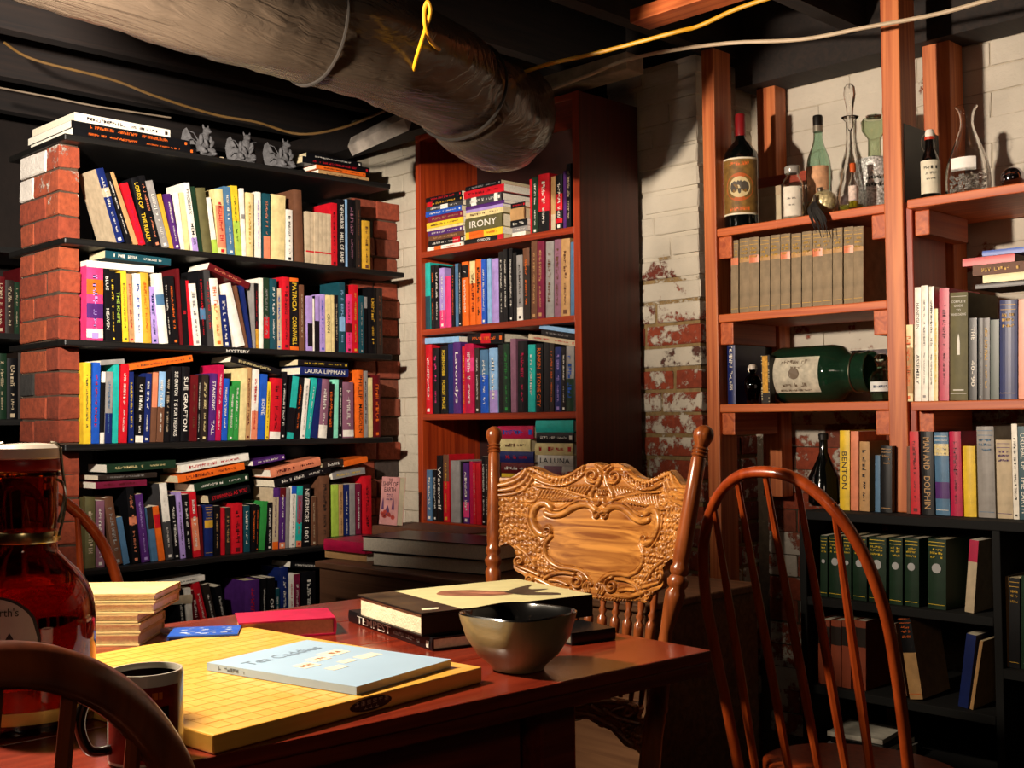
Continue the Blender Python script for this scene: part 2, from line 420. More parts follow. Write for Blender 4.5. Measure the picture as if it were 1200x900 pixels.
def course_fill(parent, xa, xb, y0, y1, za, zb, m, H=.0705, L=.213, J=.012, jit=.003, off=0):
    z = za; r = 0
    while z < zb-.02:
        x = xa - (L/2 if (r+off) % 2 else 0)
        while x < xb-.01:
            a, b = max(x, xa), min(x+L, xb)
            if b-a > .03: brick(parent, a+J/2, b-J/2, y0, y1, z+J/2, min(z+H, zb)-J/2+.002, m, jit)
            x += L
        z += H; r += 1
# column between the two shelf units
PB = brick_mat('column_brick', 1.30, 1.78, full=.2)
colm = slab('wall_column', (-2.472, 2.906, 0), (-2.118, 3.215, 2.215), brick_mat('column_mortar', 1.42, 1.8, base='93794e', base2='93794e', full=.1, dark=True))
z = 0.006; r = 0
while z < 2.19:
    H = .0695; w = .385; x0 = -2.476
    cut = (.2, .22, .128, .25)[r % 4] + random.uniform(-.01, .01) if r % 2 == 0 else (.13, .15, .26)[r % 3]
    J = .011; zt = min(z+H-J, 2.2)
    brick(colm, x0, x0+cut-J/2, 2.9, 2.99, z, zt, PB); brick(colm, x0+cut+J/2, -2.113, 2.9, 2.99, z, zt, PB)
    s = 3.0; brick(colm, -2.2, -2.113, s, s+.1, z, zt, PB); brick(colm, -2.2, -2.113, s+.11, 3.21, z, zt, PB)
    z += H; r += 1
# whitewashed wall behind the bottle shelves
WB = brick_mat('wall_brick', .9, 2.6, full=.22, base='8a4630', base2='6a3a2a', paint='cbc3b4')
course_fill(wall_back, -2.078, -1.66, 3.1925, 3.215, .1, .86, WB, jit=.0015, J=.006)
course_fill(wall_back, -2.078, -.55, 3.1925, 3.215, .86, 2.17, WB, jit=.0015, J=.004)
# short whitewashed return between the black bookcase and the red one
CB = brick_mat('return_brick', -1, .5, full=.55, paint='cdc0a8')
ret = slab('wall_return', (-3.9, 2.803, 0), (-3.115, 3.215, 2.3), MORTW)
course_fill(ret, -3.62, -3.115, 2.799, 2.83, .55, 2.17, CB, jit=.0015, J=.004)

# ------------------------------------------------------------ black bookcase with brick piers
XF = -3.28; XS = -3.305
bc = thing('bookcase', 'long black board bookcase with shelves resting on brick piers', 'bookcase', (-3.45, 2.05, 0))
BZ = [(1.943, 1.956), (1.641, 1.639), (1.346, 1.338), (1.042, 1.041), (.678, .678), (.36, .36)]
Y0, Y1 = 1.437, 2.675
for k, (zl, zr) in enumerate(BZ):
    ye = 2.64 if k != 1 else 2.70
    xb = -3.69
    poly = [(XF, Y0), (XF, ye), (xb, ye), (xb, Y0)]
    vs = [(x, y, (zl if y == Y0 else zr)-dz) for dz in (.019, 0) for x, y in poly]
    MB().add(vs, [(3,2,1,0),(4,5,6,7),(0,1,5,4),(1,2,6,5),(2,3,7,6),(3,0,4,7)]).build('shelf', BLACKW, bc, bevel=.004)
PIERM = brick_mat('pier_brick', 1.55, 2.35, base='a04a26', base2='7a3018', full=-.1)
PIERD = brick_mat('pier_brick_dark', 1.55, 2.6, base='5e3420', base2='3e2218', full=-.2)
PIERW = brick_mat('pier_brick_painted', 0, 1, base='a04a26', base2='7a3018', full=.55, paint='e6ddd0')
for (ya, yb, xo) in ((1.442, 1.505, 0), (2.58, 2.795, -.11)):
    core = MB()
    for k in range(5):
        core.box((-3.60, ya+.004, BZ[k+1][0]+.0005), (-3.335+xo, yb-.004, BZ[k][0]-.0195))
    core.box((-3.60, ya+.004, .0), (-3.335+xo, yb-.004, .34))
    pier = core.build('brick_pier', MORTD, bc)
    for k in range(5):
        za, zb = BZ[k+1][0]+.001, BZ[k][0]-.02; n = 5 if k == 3 else 4; H = (zb-za)/n
        for i in range(n):
            z0 = za+i*H; cut = -3.61+(.19 if (i+k) % 2 else .10)
            for (a, b) in ((-3.61, cut-.004), (cut+.004, -3.33+xo)):
                if b-a < .03: continue
                white = ya < 2 and k == 0 and (i == 3 or (i == 2 and a < -3.55)) and a < -3.55
                if ya < 2: brick(pier, a, b, ya, yb, z0+.0025, z0+H-.0025, PIERW if white else PIERM, jit=.002)
                else:
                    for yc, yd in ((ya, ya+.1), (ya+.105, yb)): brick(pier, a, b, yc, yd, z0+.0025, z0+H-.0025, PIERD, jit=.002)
MB().box((XF-.0, 1.96, 1.322), (XF+.0012, 2.05, 1.336)).build('label_strip', mat('101010', rough=.4, var=0), bc)
text('MYSTERY', .085, .0095, wm(bc).inverted() @ Matrix.Translation((XF+.0018, 2.005, 1.329)) @ Matrix(((0,0,1,0),(1,0,0,0),(0,1,0,0),(0,0,0,1))), mat('e8e2d4', var=0), bc)

# ------------------------------------------------------------ red-stained bookcase
rc = thing('bookcase', 'tall red-stained wooden bookcase left of the brick column', 'bookcase', (-2.72, 2.74, 0))
RX0, RX1, RY0, RY1, RT = -3.095, -2.33, 2.6, 2.88, 2.09
MB().box((RX0, RY0, 0), (RX0+.026, RY1, RT)).build('side_panel', REDZ, rc, bevel=.002)
MB().box((RX1-.026, RY0+.004, 0), (RX1, RY1, RT)).build('side_panel', wood('shaded_side_wood', '3a0e05', '4c180a', rough=.5, axis=2), rc, bevel=.002)  # same red wood; the shade on this outer side is put into its colour
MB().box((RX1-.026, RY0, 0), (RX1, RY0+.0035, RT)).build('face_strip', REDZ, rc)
MB().box((RX0+.026, RY1-.01, .05), (RX1-.026, RY1, RT)).build('back_panel', mat('2c0e07', rough=.6, var=.3, scale=12), rc)  # colour darkened to carry the shadow inside the case
RZ = [RT, 1.681, 1.412, 1.121, .755, .42, .09]
for z in RZ: MB().box((RX0+.0265, RY0+.001, z-.021), (RX1-.0265, RY1-.011, z)).build('shelf', REDW, rc, bevel=.002)

# ------------------------------------------------------------ pine stud shelves with bottles and books
ps = thing('shelving_unit', 'open pine stud shelving holding bottles and books on the right wall', 'shelf', (-1.5, 3.0, .845))
YF = 2.85
def stud(x0, x1, y0, y1, z0, z1, m=PINEZ, nm='stud'): return MB().box((x0, y0, z0), (x1, y1, z1)).build(nm, m, ps, bevel=.003)
stud(-2.057, -2.013, YF, YF+.09, 0, 2.2)
stud(-1.476, -1.424, YF-.004, YF+.086, .846, 2.212)
stud(-2.042, -1.975, 3.12, 3.183, .85, 2.17); stud(-1.484, -1.405, 3.10, 3.183, .85, 2.17); stud(-.62, -.575, YF, YF+.09, 0, 2.2)
stud(-1.424, -1.405, YF+.01, YF+.2, .846, 1.64, REDZ, 'side_board')
for z in (1.657, 1.402, 1.136):
    MB().box((-2.0125, YF+.002, z-.024), (-1.4765, 3.175, z)).build('shelf', PINE, ps, bevel=.003)
    for x0 in (-2.0125, -1.5215):
        MB().box((x0, YF+.012, z-.024-.066), (x0+.045, YF+.24, z-.0245)).build('cleat', PINEY, ps, bevel=.003)
for z in (1.652, 1.133):
    MB().box((-1.4, YF-.03, z-.024), (-.62, 3.175, z)).build('shelf', PINE, ps, bevel=.003)
    MB().box((-1.4, YF+.012, z-.09), (-1.36, YF+.24, z-.0245)).build('cleat', PINEY, ps, bevel=.003)

# ------------------------------------------------------------ low black bookcase under it
BLK2 = mat('030303', rough=.85, var=.2)
lb = thing('bookcase', 'low black bookcase standing under the pine shelving', 'bookcase', (-1.2, 2.95, 0))
LX0, LX1, LY = -1.69, -.628, 2.75
LXP = -1.172
for z, xe in ((.845, LX1-.02), (.618, LXP), (.386, LXP), (.20, LX1-.02)): MB().box((LX0+.02, LY, z-.022), (xe, 3.17, z)).build('shelf', BLK2, lb, bevel=.002)
for x in (LX0, LX1-.02, LXP): MB().box((x, LY+.001 if x == LXP else LY-.002, 0 if x != LXP else .2), (x+.02, 3.17, .8225 if x == LXP else .845)).build('side_panel', BLK2, lb, bevel=.002)

# dim bookcase further back on the left
fb = thing('bookcase', 'dim dark bookcase in the shadows left of the brick pier', 'bookcase', (-4.2, 1.4, 0))
for z in (1.72, 1.42, 1.12, .8): MB().box((-4.42, .9, z-.02), (-4.1, 1.9, z)).build('shelf', BLACKW, fb)
for y in (.88, 1.9): MB().box((-4.42, y, 0), (-4.1, y+.02, 2.0)).build('side_panel', BLACKW, fb)

# ------------------------------------------------------------ duct and cables
def catmull(p, k=8): return smooth_pts(p, k)
def atD(px, py, D): 
    d = _f*FPX + CR*(px-600) - CU*(py-450); return EYE + d*(D/FPX)
dpts = catmull([atD(-60, -120, 2.0), atD(120, -52, 2.2), atD(290, 6, 2.4), atD(430, 48, 2.62), atD(515, 88, 2.85), atD(565, 128, 3.05), atD(590, 140, 3.2), atD(596, 120, 3.35)], 12)
du = thing('air_duct', 'fat flexible duct wrapped in grey plastic hanging below the joists', 'duct', tuple(dpts[30]))
vs, fs = [], []; n = 56; m_ = len(dpts); pn = Vector((0, 0, 1)); R = random.Random(3)
wr = [R.uniform(-1, 1) for _ in range(m_)]; ph = [R.uniform(0, 6) for _ in range(6)]
for i, p in enumerate(dpts):
    t = (dpts[min(i+1, m_-1)]-dpts[max(i-1, 0)]).normalized(); pn = (pn-t*pn.dot(t)).normalized(); q = t.cross(pn); s = i/(m_-1)
    base = .128 if s < .62 else .128+.012*sin((s-.62)/.38*pi)
    if 52 <= i <= 54: base *= .93
    for k in range(n):
        a = 2*pi*k/n
        rr = base*(1+.018*wr[i]*sin(2*a+ph[0])+.02*sin(5*a+ph[1]+s*9)+.012*sin(11*a+ph[2]+s*25)+.012*sin(3*a+s*40+ph[3]))
        vs.append(p+pn*cos(a)*rr+q*sin(a)*rr)
for i in range(m_-1):
    for k in range(n): k2 = (k+1) % n; fs.append((i*n+k, i*n+k2, (i+1)*n+k2, (i+1)*n+k))
fs += [tuple(range(n))[::-1], tuple((m_-1)*n+k for k in range(n))]
DM = bpy.data.materials.new('duct_plastic'); DM.use_nodes = True; nt = DM.node_tree; b = nt.nodes['Principled BSDF']
b.inputs['Base Color'].default_value = (*lin('40362c'), 1); b.inputs['Roughness'].default_value = .22; b.inputs['Metallic'].default_value = .1
g = nt.nodes.new('ShaderNodeNewGeometry'); mp = nt.nodes.new('ShaderNodeMapping'); nz = nt.nodes.new('ShaderNodeTexNoise')
ax_ = (dpts[40]-dpts[10]).normalized(); mp.inputs['Rotation'].default_value = (0, 0, -atan2(ax_.y, ax_.x)); mp.inputs['Scale'].default_value = (70, 6, 6)
nz.inputs['Scale'].default_value = 1; nz.inputs['Detail'].default_value = 4; nz.inputs['Distortion'].default_value = 1.2
bp = nt.nodes.new('ShaderNodeBump'); bp.inputs['Strength'].default_value = .9; bp.inputs['Distance'].default_value = .008
nt.links.new(g.outputs['Position'], mp.inputs[0]); nt.links.new(mp.outputs[0], nz.inputs[0]); nt.links.new(nz.outputs[0], bp.inputs['Height']); nt.links.new(bp.outputs[0], b.inputs['Normal'])
MB().add(vs, fs).build('duct_sleeve', DM, du, smooth=True, sharp=80)
for i in (30, 53, 66):
    p = dpts[i]; t = (dpts[i+1]-dpts[i-1]).normalized(); a = Vector((0,0,1)); a = (a-t*a.dot(t)).normalized(); q = t.cross(a)
    MB().tube([p+a*cos(2*pi*k/40)*.131+q*sin(2*pi*k/40)*.131 for k in range(41)], .004, 6, cap=False, flat=1).build('clamp_band', mat('3a3632', rough=.35, metal=.6, var=0), du, smooth=True)
YEL = mat('c89018', rough=.45, var=.1); WHC = mat('b8a488', rough=.5, var=.1)
def cable(name, pts, rad, m, label, cat='cable', flat=1): 
    P = catmull(pts, 6); o = MB().tube(P, rad, 8, flat=flat).build(name, m, smooth=True); return tag(o, label, cat)
cable('cable', [atD(600, 90, 3.1), atD(640, 76, 3.05), atD(700, 62, 3.0), atD(790, 38, 2.9), atD(820, 30, 2.88), atD(870, 8, 2.8), atD(960, -20, 2.7), atD(1120, -70, 2.55), atD(1320, -110, 2.45)], .0055, YEL, 'yellow cable looping under the joists above the brick column')
cable('cable', [atD(625, 112, 3.35), atD(690, 88, 3.3), atD(735, 70, 3.25), atD(800, 57, 3.2), atD(860, 50, 3.15), atD(940, 46, 3.05), atD(1015, 32, 2.95), atD(1100, 16, 2.85), atD(1180, -6, 2.75), atD(1320, -40, 2.65), atD(1500, -70, 2.55)], .0055, WHC, 'off-white cable running above the bottle shelves')
cable('cable', [atD(5, 50, 3.3), atD(40, 70, 3.3), atD(130, 93, 3.4), atD(180, 112, 3.45), atD(250, 134, 3.55), atD(300, 143, 3.6), atD(350, 157, 3.65), atD(400, 150, 3.6), atD(455, 128, 3.5)], .004, mat('5e441e', rough=.5), 'thin tan cable sagging behind the gargoyles')
cable('cable', [atD(-10, 101, 3.6), atD(60, 114, 3.6), atD(110, 124, 3.65), atD(200, 138, 3.8)], .003, mat('7a6a58', rough=.6), 'thin grey cable in the dark top left corner')
cable('duct_strap', [atD(480, 102, 2.66), atD(487, 72, 2.56), atD(495, 45, 2.5), atD(504, 15, 2.46), atD(501, 2, 2.45), atD(497, 14, 2.46), atD(499, 34, 2.48), atD(506, 50, 2.55), atD(521, 63, 2.7)], .0045, YEL, 'yellow cord knotted round the grey duct', 'cord')
# lit ledger block and pale battens under the ceiling
o = MB().box((-.86-.9, 1.72, 2.16), (-.4, 1.79, 2.2)).build('ceiling_batten', PINE); 
p = [atD(718, 12, 2.35), atD(743, 27, 2.35)]
bpy.data.objects.remove(o)
a = at(738, 27, 'z', 2.165)
o = MB().box((a.x, a.y, 2.165), (a.x+1.3, a.y+.085, 2.2025)).build('ceiling_batten', PINE, bevel=.002); tag(o, 'orange pine batten fixed under the ceiling joists', 'batten')
o = MB().box((-2.85, 2.6, 2.112), (-2.14, 2.68, 2.165)).build('ceiling_ledger', mat('8a7c68', rough=.9, var=.4, scale=14, bump=.8), bevel=.004); tag(o, 'pale plaster-smeared ledger beam over the red bookcase', 'beam')
a, b_ = atD(412, 172, 3.7), atD(478, 140, 3.5)
o = MB().tube([a, b_], [.03, .034], 4, flat=.5).build('ceiling_batten', mat('8a8074', rough=.9, var=.4, scale=20, bump=.6)); tag(o, 'pale chipped board end beside the duct', 'batten')

# ------------------------------------------------------------ books: black bookcase
RA = Row('top shelf of the black bookcase', 'x', XS, (XS, Y0, BZ[1][0]), (XS, Y1, BZ[1][1]))
RB = Row('second shelf of the black bookcase', 'x', XS, (XS, Y0, BZ[2][0]), (XS, Y1, BZ[2][1]))
RC = Row('third shelf of the black bookcase', 'x', XS, (XS, Y0, BZ[3][0]), (XS, Y1, BZ[3][1]))
RD = Row('fourth shelf of the black bookcase', 'x', XS, (XS, Y0, BZ[4][0]), (XS, Y1, BZ[4][1]))
RE = Row('bottom shelf of the black bookcase', 'x', XS, (XS, Y0, BZ[5][0]), (XS, Y1, BZ[5][1]))
RT_ = Row('top board of the black bookcase', 'x', XS, (XS, Y0, BZ[0][0]), (XS, Y1, BZ[0][1]))
def S(row, *a, **k): return row.stand(*a, **k)
A_ = [(137,147,199,-25,'nv','wh','*',[(.62,.74,'bg')]),(149,156,204,-26,'bk','wh'),(157,163,203,-29,'tn','bk',''),(163,172,216,-21,'rd','cm'),
(172,182,210,-18,'bk','ye','LORDS OF|THE REALM'),(182,191,207,-20,'bk','sa'),(191,200,213,-20,'gy','wh'),(200,205,228,-15,'go','bk',''),(205,212,228,-12,'pu','wh'),
(212,218,226,-8,'wh','go',''),(218,224,226,-7,'cr','go',''),(226,233,215,-11,'wh','bk','PHOENIX|MEMOIR',[(0,.2,'la')]),(234,239,219,-10,'dg','wh',''),(239,250,221,-9,'ol','bk',''),
(250,257,232,-9,'wh','gn','',[(0,.25,'lg')]),(257,267,222,-5,'cr','rd','*',[(.1,.75,'sa')]),(268,276,219,-6,'sb','wh'),(277,285,218,-6,'ye','dg','*',[(0,.5,'lg')]),
(285,289,221,-3,'wh','gy','',[(.55,.62,'gy')]),(289,298,226,-1,'cr','go'),(301,307,225,-1,'wh','la'),(309,317,227,-1,'dt','sa','*',[(0,.35,'sa')]),(318,335,229,1,'cr','br','',[]),
(336,344,246,0,'wh','bk'),(347,357,223,-3,'br','og','')]
S(RA, *A_[0], cover2='bg')
for e in A_[1:]: S(RA, *e)
for i in range(6): S(RA, 359+5*i, 364+5*i, 248+i*.6, 0, 'bg', 'rd', '', [(.22,.25,'rd')], look='slim beige red-striped volume')
for e in [(389,396,238,-1,'rd','dr'),(397,406,234,0,'bk','wh','THE HORROR|HALL OF FAME'),(406.2,408,234,0,'lb','wh',''),(408.5,418,234,0,'bk','mv'),(418.5,424,234,0,'dk','br'),(426,435,259,0,'go','br')]: S(RA, *e)
S(RB, 102,122,312,0,'pk','la','*',[(.62,.82,'og'),(.82,1,'pk'),(.3,.5,'pu'),(.04,.16,'wh')], look='wide pink and orange sunset paperback')
B_ = [(124,131,313,-2,'bk','wh','BLUE|HEAVEN'),(131,137,318,-2,'bk','ye'),(137,144,320,-2,'bk','lg','THE KNIFE'),(145,152,318,-3,'ye','ol'),(153,159,321,-4,'tn','rd','*'),
(159,168,321,-2,'wh','bl'),(168,178,320,-4,'go','og'),(179,187,336,-4,'la','nv'),(188,198,321,-8,'wh','tl','',[(.55,.7,'sb')]),(197.5,202,325,-6,'bk','wh'),(203,211,324,-7,'bk','og'),
(211.5,215,315,-5,'dr','wh',''),(216,223,328,-4,'bk','rd','8'),(223.5,228,329,-6,'rd','wh',''),(228.5,237,333,-7,'wh','gy'),(237.5,244,317,-5,'bk','rd','*',[(.35,.5,'sb')]),(244.5,251,317,-5,'dy','rd'),
(252,262,327,-7,'wh','og','*',[(.0,.6,'cr')]),(262.5,271,346,-5,'nv','wh'),(277,289,334,-17,'wh','gy',''),(289,292,335,-14,'br','rd',''),(292.5,296.5,333,-11,'nv','rd',''),(297,300,332,-2,'gy','bk',''),(300,304,332,-1,'bk','rd','*',[(0,.3,'go')]),
(305,309,326,0,'wh','gy',''),(309.5,316,326,0,'dg','gy','*',[(.15,.45,'rd')]),(316.5,325,327,0,'dt','wh'),(325.5,331,338,0,'bg','bl'),(331.5,340,325,0,'rd','dr'),
(340.5,351,326,0,'bk','ye','PATRICIA|CORNWELL',[(.95,1,'og'),(0,.05,'og')]),(352,357,334,0,'br','bg'),(361,367,347,0,'la','wh','',[(.08,.5,'bk')]),(367.3,369.5,350,0,'wh','gy',''),(370,375,347,0,'bk','la','',[(.55,1,'la')]),
(376,382,345,0,'la','bl'),(382.5,389,346,0,'cr','bk','CROWN'),(389.5,393,346,0,'cr','go',''),(393.5,398,346,0,'bk','bg'),(398,405,331,0,'dt','lb','*',[(.3,.5,'lb')]),(407,414,345,0,'pk','dr','*',[(.35,.5,'dr')]),
(414.5,421,334,0,'rd','go'),(422,427,347,0,'dt','gy'),(427.5,432,348,0,'gy','rd','',[(0,.8,'bk')]),(433,442,337,0,'bk','go'),(443,450,338,0,'dk','br')]
for e in B_: S(RB, *e)
C_ = [(98,107,425,1,'ye','ol'),(107.5,117,425,2,'bl','rd'),(117,122,436,2,'bk','wh','',[(0,.15,'wh'),(.85,1,'wh')]),(122.5,131,436,2,'gy','sb','*',[(0,.42,'nv')]),(131.5,139,427,2,'tl','wh',''),(139.5,149,427,3,'rd','wh'),
(152,158,436,0,'nv','ye'),(158.5,168,442,3,'bk','wh','*',[(0,.1,'wh')]),(168.5,176,438,3,'nv','wh'),(176.5,183,437,3,'br','sa','',[(.5,1,'sa')]),(184,192,436,3,'br','wh','*',[(.5,1,'lb')]),(192.5,199,435,2,'bk','bg'),
(200,212,430,2,'bk','wh',"SUE GRAFTON|T IS FOR TRESPASS"),(212.5,222,430,2,'bk','wh','SUE GRAFTON'),(222.5,231,440,2,'dr','br'),(231.5,235,440,2,'bk','wh'),(235.5,243,439,2,'dk','cr'),(245,252,438,3,'pu','wh','STANDING|TALL'),(252.5,259,428,4,'cm','wh'),
(260,267,444,3,'bl','wh'),(268,273.5,453,3,'gn','wh'),(274,280,447,3,'gn','wh'),(281,288,432,3,'cr','go',''),(288.5,294,431,2,'tn','dr'),(294.5,302,432,3,'wh','rd','*',[(0,.4,'sa')]),(302.5,310,439,4,'bl','wh','BONE'),
(311,315,448,3,'ye','br'),(316,329,444,3,'rd','dr','*',[(0,.12,'wh')]),(329.5,335,436,3,'bk','wh'),(336,344,442,7,'bk','wh','',[(.5,1,'tl'),(0,.1,'tl')]),(345,352,443,6,'bk','og'),(353,358,444,6,'wh','gy'),(358.5,364,444,9,'tl','wh'),
(364.5,372,445,10,'nv','tl',''),(373,383,445,4,'mv','wh','*',[(0,.22,'wh')]),(384,391,450,2,'bk','og'),(392,397,445,1,'mn','wh',''),(397.5,402,445,1,'bk','wh'),(403,416,448,0,'mv','wh','*',[(.02,.14,'wh')]),
(418.5,426.5,434,0,'og','bk','PHILLIP|MARGOLIN'),(427,432,435,0,'gy','bk'),(433,438,443,0,'cr','sb',''),(439,447,440,0,'dr','og')]
for e in C_: S(RC, *e)
D_ = [(100,112,583,0,'ol','bg'),(113,123,587,0,'mv','wh'),(134,145,584,-12,'br','gy'),(146,153,607,-9,'sb','wh',''),(156,165,570,-8,'bk','sa','*',[(.5,.6,'sa')]),(168,177,580,-9,'pu','la'),(179,186,595,-7,'sb','wh','',[(.6,1,'dk')]),(187,194,594,-8,'og','bk','',[(.6,.85,'rd')]),
(196,205,567,-9,'dy','wh','*',[(.5,1,'wh')]),(205.5,212,581,-6,'bk','wh'),(213,219,577,-6,'la','bk'),(220,227,580,-5,'bk','wh'),(228,236,577,-6,'rd','wh','*',[(.1,.6,'sa')]),(236.5,240,593,-3,'dr','wh',''),(241,251,592,0,'nv','go','=',[(.55,.7,'go')]),
(252,259,593,0,'bk','tn'),(260,264,595,0,'rd','wh',''),(265,271,595,0,'dk','tn'),(272,285,590,0,'rd','dr'),(287,294,593,0,'dt','wh'),(295,300,591,1,'bk','og'),(300.5,304,592,1,'bk','og'),(304,311,588,5,'gn','dg',''),(313,319,589,1,'bk','wh'),
(320,327,572,1,'bg','pu','*',[(.85,1,'pu'),(0,.12,'og')]),(328,335,572,1,'pu','wh','*',[(.85,1,'dr'),(0,.1,'sa')]),(335.5,340,572,1,'gy','wh',''),(340.5,346.5,570,2,'wh','gy','*',[(.87,1,'bl')]),(347,353.5,570,2,'tl','rd','*',[(.4,.85,'mv'),(0,.1,'sa')]),
(354.5,364.5,568,1,'bk','wh','NEVERMORE|1001'),(366,372,582,0,'br','bg'),(375,387,558,0,'br','dk'),(391,398,568,0,'lg','gn','',[]),(398.5,403,568,0,'tn','br'),(404.5,410.5,568,0,'nv','wh'),(411,417,567,0,'gy','dg','',[]),(418,424,567,0,'ma','wh'),(426,437,558,0,'rd','dr')]
for e in D_: S(RD, *e)
# books lying across the tops of the rows
def Lb(row, *a, **k): return row.lie(*a, **k)
Lb(RB, 102,312.5,180,319.5,8,'wh','gy','',look='white book lying flat along the row')
Lb(RB, 123,302,200,311.5,9,'dt','wh','*',look='teal hardcover lying on top of a white book')
Lb(RB, 243,315,291,339,9,'dr','sa','*',look='dark red book sliding down across the row')
Lb(RB, 352,344.5,398,345.5,8,'dt','wh','',look='dark teal book lying flat at the back') if False else None
Lb(RC, 152,434,226,423,8,'og','br','*',look='orange book lying tilted across the row')
Lb(RC, 118,428,146,426,6,'gy','wh','',look='grey book lying beside the tilted orange one')
Lb(RC, 270,424,328,440,8,'bk','cr','*',look='black book with cream print sliding down to the right')
Lb(RC, 352,439,408,442,10,'nv','wh','LAURA LIPPMAN',look='navy book lying flat under a black one')
Lb(RC, 349,428,408,431.5,7,'bk','ye','*',look='black book with yellow print on top of the lying navy one')
Lb(RD, 112,573,172,569,8,'ma','dr','*',look='maroon book lying on the row near the left pier')
Lb(RD, 115,563,184,559,6,'dk','gy','*',look='charcoal book lying between green and maroon ones')
Lb(RD, 125,554,206,548,10,'dg','cr','*',look='dark green book on top of the lying stack by the pier')
Lb(RD, 245,590,294,577,10,'bk','rd','STORMING AS YOU',look='black book lettered in red under the tilted stack')
Lb(RD, 228,576,292,563,9,'dg','wh','*',look='dark green book in the middle of the tilted stack')
Lb(RD, 209,566,287,550,9,'og','dr','*',look='orange book lying under the white one')
Lb(RD, 212,554,292,539,9,'wh','rd','*',look='white book with red print on top of a tilted stack')
Lb(RD, 322,571,388,553,9,'bk','wh','*',look='black book under the lying salmon book')
Lb(RD, 318,560,376,545,11,'sa','dr','*',look='thick salmon book lying tilted above a black one')
Lb(RD, 297,546,334,538,6,'pu','wh','*',look='purple book on top of the slanting pile')
Lb(RD, 390,562,428,555,8,'gy','ye','*',look='grey book lying by the thick red book')
Lb(RD, 378,550,403,545,8,'dk','wh','*',look='charcoal book lying beside the orange one')
Lb(RD, 403,547,431,541,7,'og','og','',look='plain orange book on top of the grey one')
# bottom shelf, cut off by the table
E_ = [(215,222,690,-8,'bk','wh'),(223,230,690,-6,'wh','gy','',[]),(232,240,692,-8,'dr','wh'),(246,254,684,-20,'rd','wh'),(256,264,686,-18,'dk','wh'),(266,274,688,-14,'bk','wh'),(288,306,680,0,'pu','rd','*',[(.0,.02,'wh')]),(308,314,678,0,'bk','wh'),(315,323,677,0,'bk','wh','OF THE'),(324,329,690,0,'dt','wh'),(330,339,665,0,'nv','wh'),(340,345,672,0,'wh','rd'),(346,353,673,0,'ma','wh'),(355,372,670,0,'bk','wh')]
for e in E_: S(RE, *e)
Lb(RE, 183,710,225,707,11,'bg','gy','',look='cream book lying flat above the table edge')
Lb(RE, 165,694,240,680,7,'wh','bk','*',look='white book lying tilted on the low shelf')
Lb(RE, 340,665,378,667,7,'bk','wh','*',look='black book lying over the low row')

# top board: pale lying books, gargoyles, dark stack
zt = BZ[0][0]
def flat(x, y, z, lx, ly, t, rot, c, tc, title, label=None, **k):
    """lying book: spine along local x at y=0, reader on the -y side"""
    M = Matrix.Translation((x, y, z)) @ Matrix.Rotation(rot, 4, 'Z') @ Matrix.Translation((lx, 0, 0)) @ Matrix.Rotation(-pi/2, 4, 'Y')
    r = book(M, t, lx, ly, c, tc, title, **k)
    if label: r['label'] = label
    return r
q = pi/2
flat(-3.30, 1.47, zt+.003, .40, .30, .022, q, 'bk', 'og', '*', 'black book with orange print lying at the bottom of the pile on the top board')
flat(-3.31, 1.47, zt+.027, .385, .31, .022, q, 'bk', 'og', '*', 'upper of two black orange-lettered books lying on the top board')
flat(-3.32, 1.485, zt+.051, .31, .29, .026, q+.02, 'wh', 'dk', '*', 'white hardcover on top of the pile above the brick pier')
flat(-3.62, 1.50, zt+.003, .12, .06, .05, q, 'sa', 'wh', '', 'pale salmon book end at the far left of the top board')
flat(-3.36, 1.885, zt+.004, .12, .2, .024, q, 'bg', 'gy', '', 'beige book lying beside the first gargoyle')
flat(-3.33, 2.36, zt+.012, .22, .2, .022, q, 'tn', 'br', '*', 'tan book lying at the bottom of the right-hand pile on the top board')
flat(-3.33, 2.35, zt+.036, .215, .2, .014, q, 'og', 'bk', '*', 'orange book in the dark pile on the top board')
flat(-3.34, 2.30, zt+.052, .29, .2, .022, q, 'bk', 'rd', '*', 'black book lettered in dull red on the top board pile')
flat(-3.36, 2.33, zt+.076, .24, .2, .018, q, 'bk', 'wh', '*', 'topmost black book of the right-hand pile on the top board')

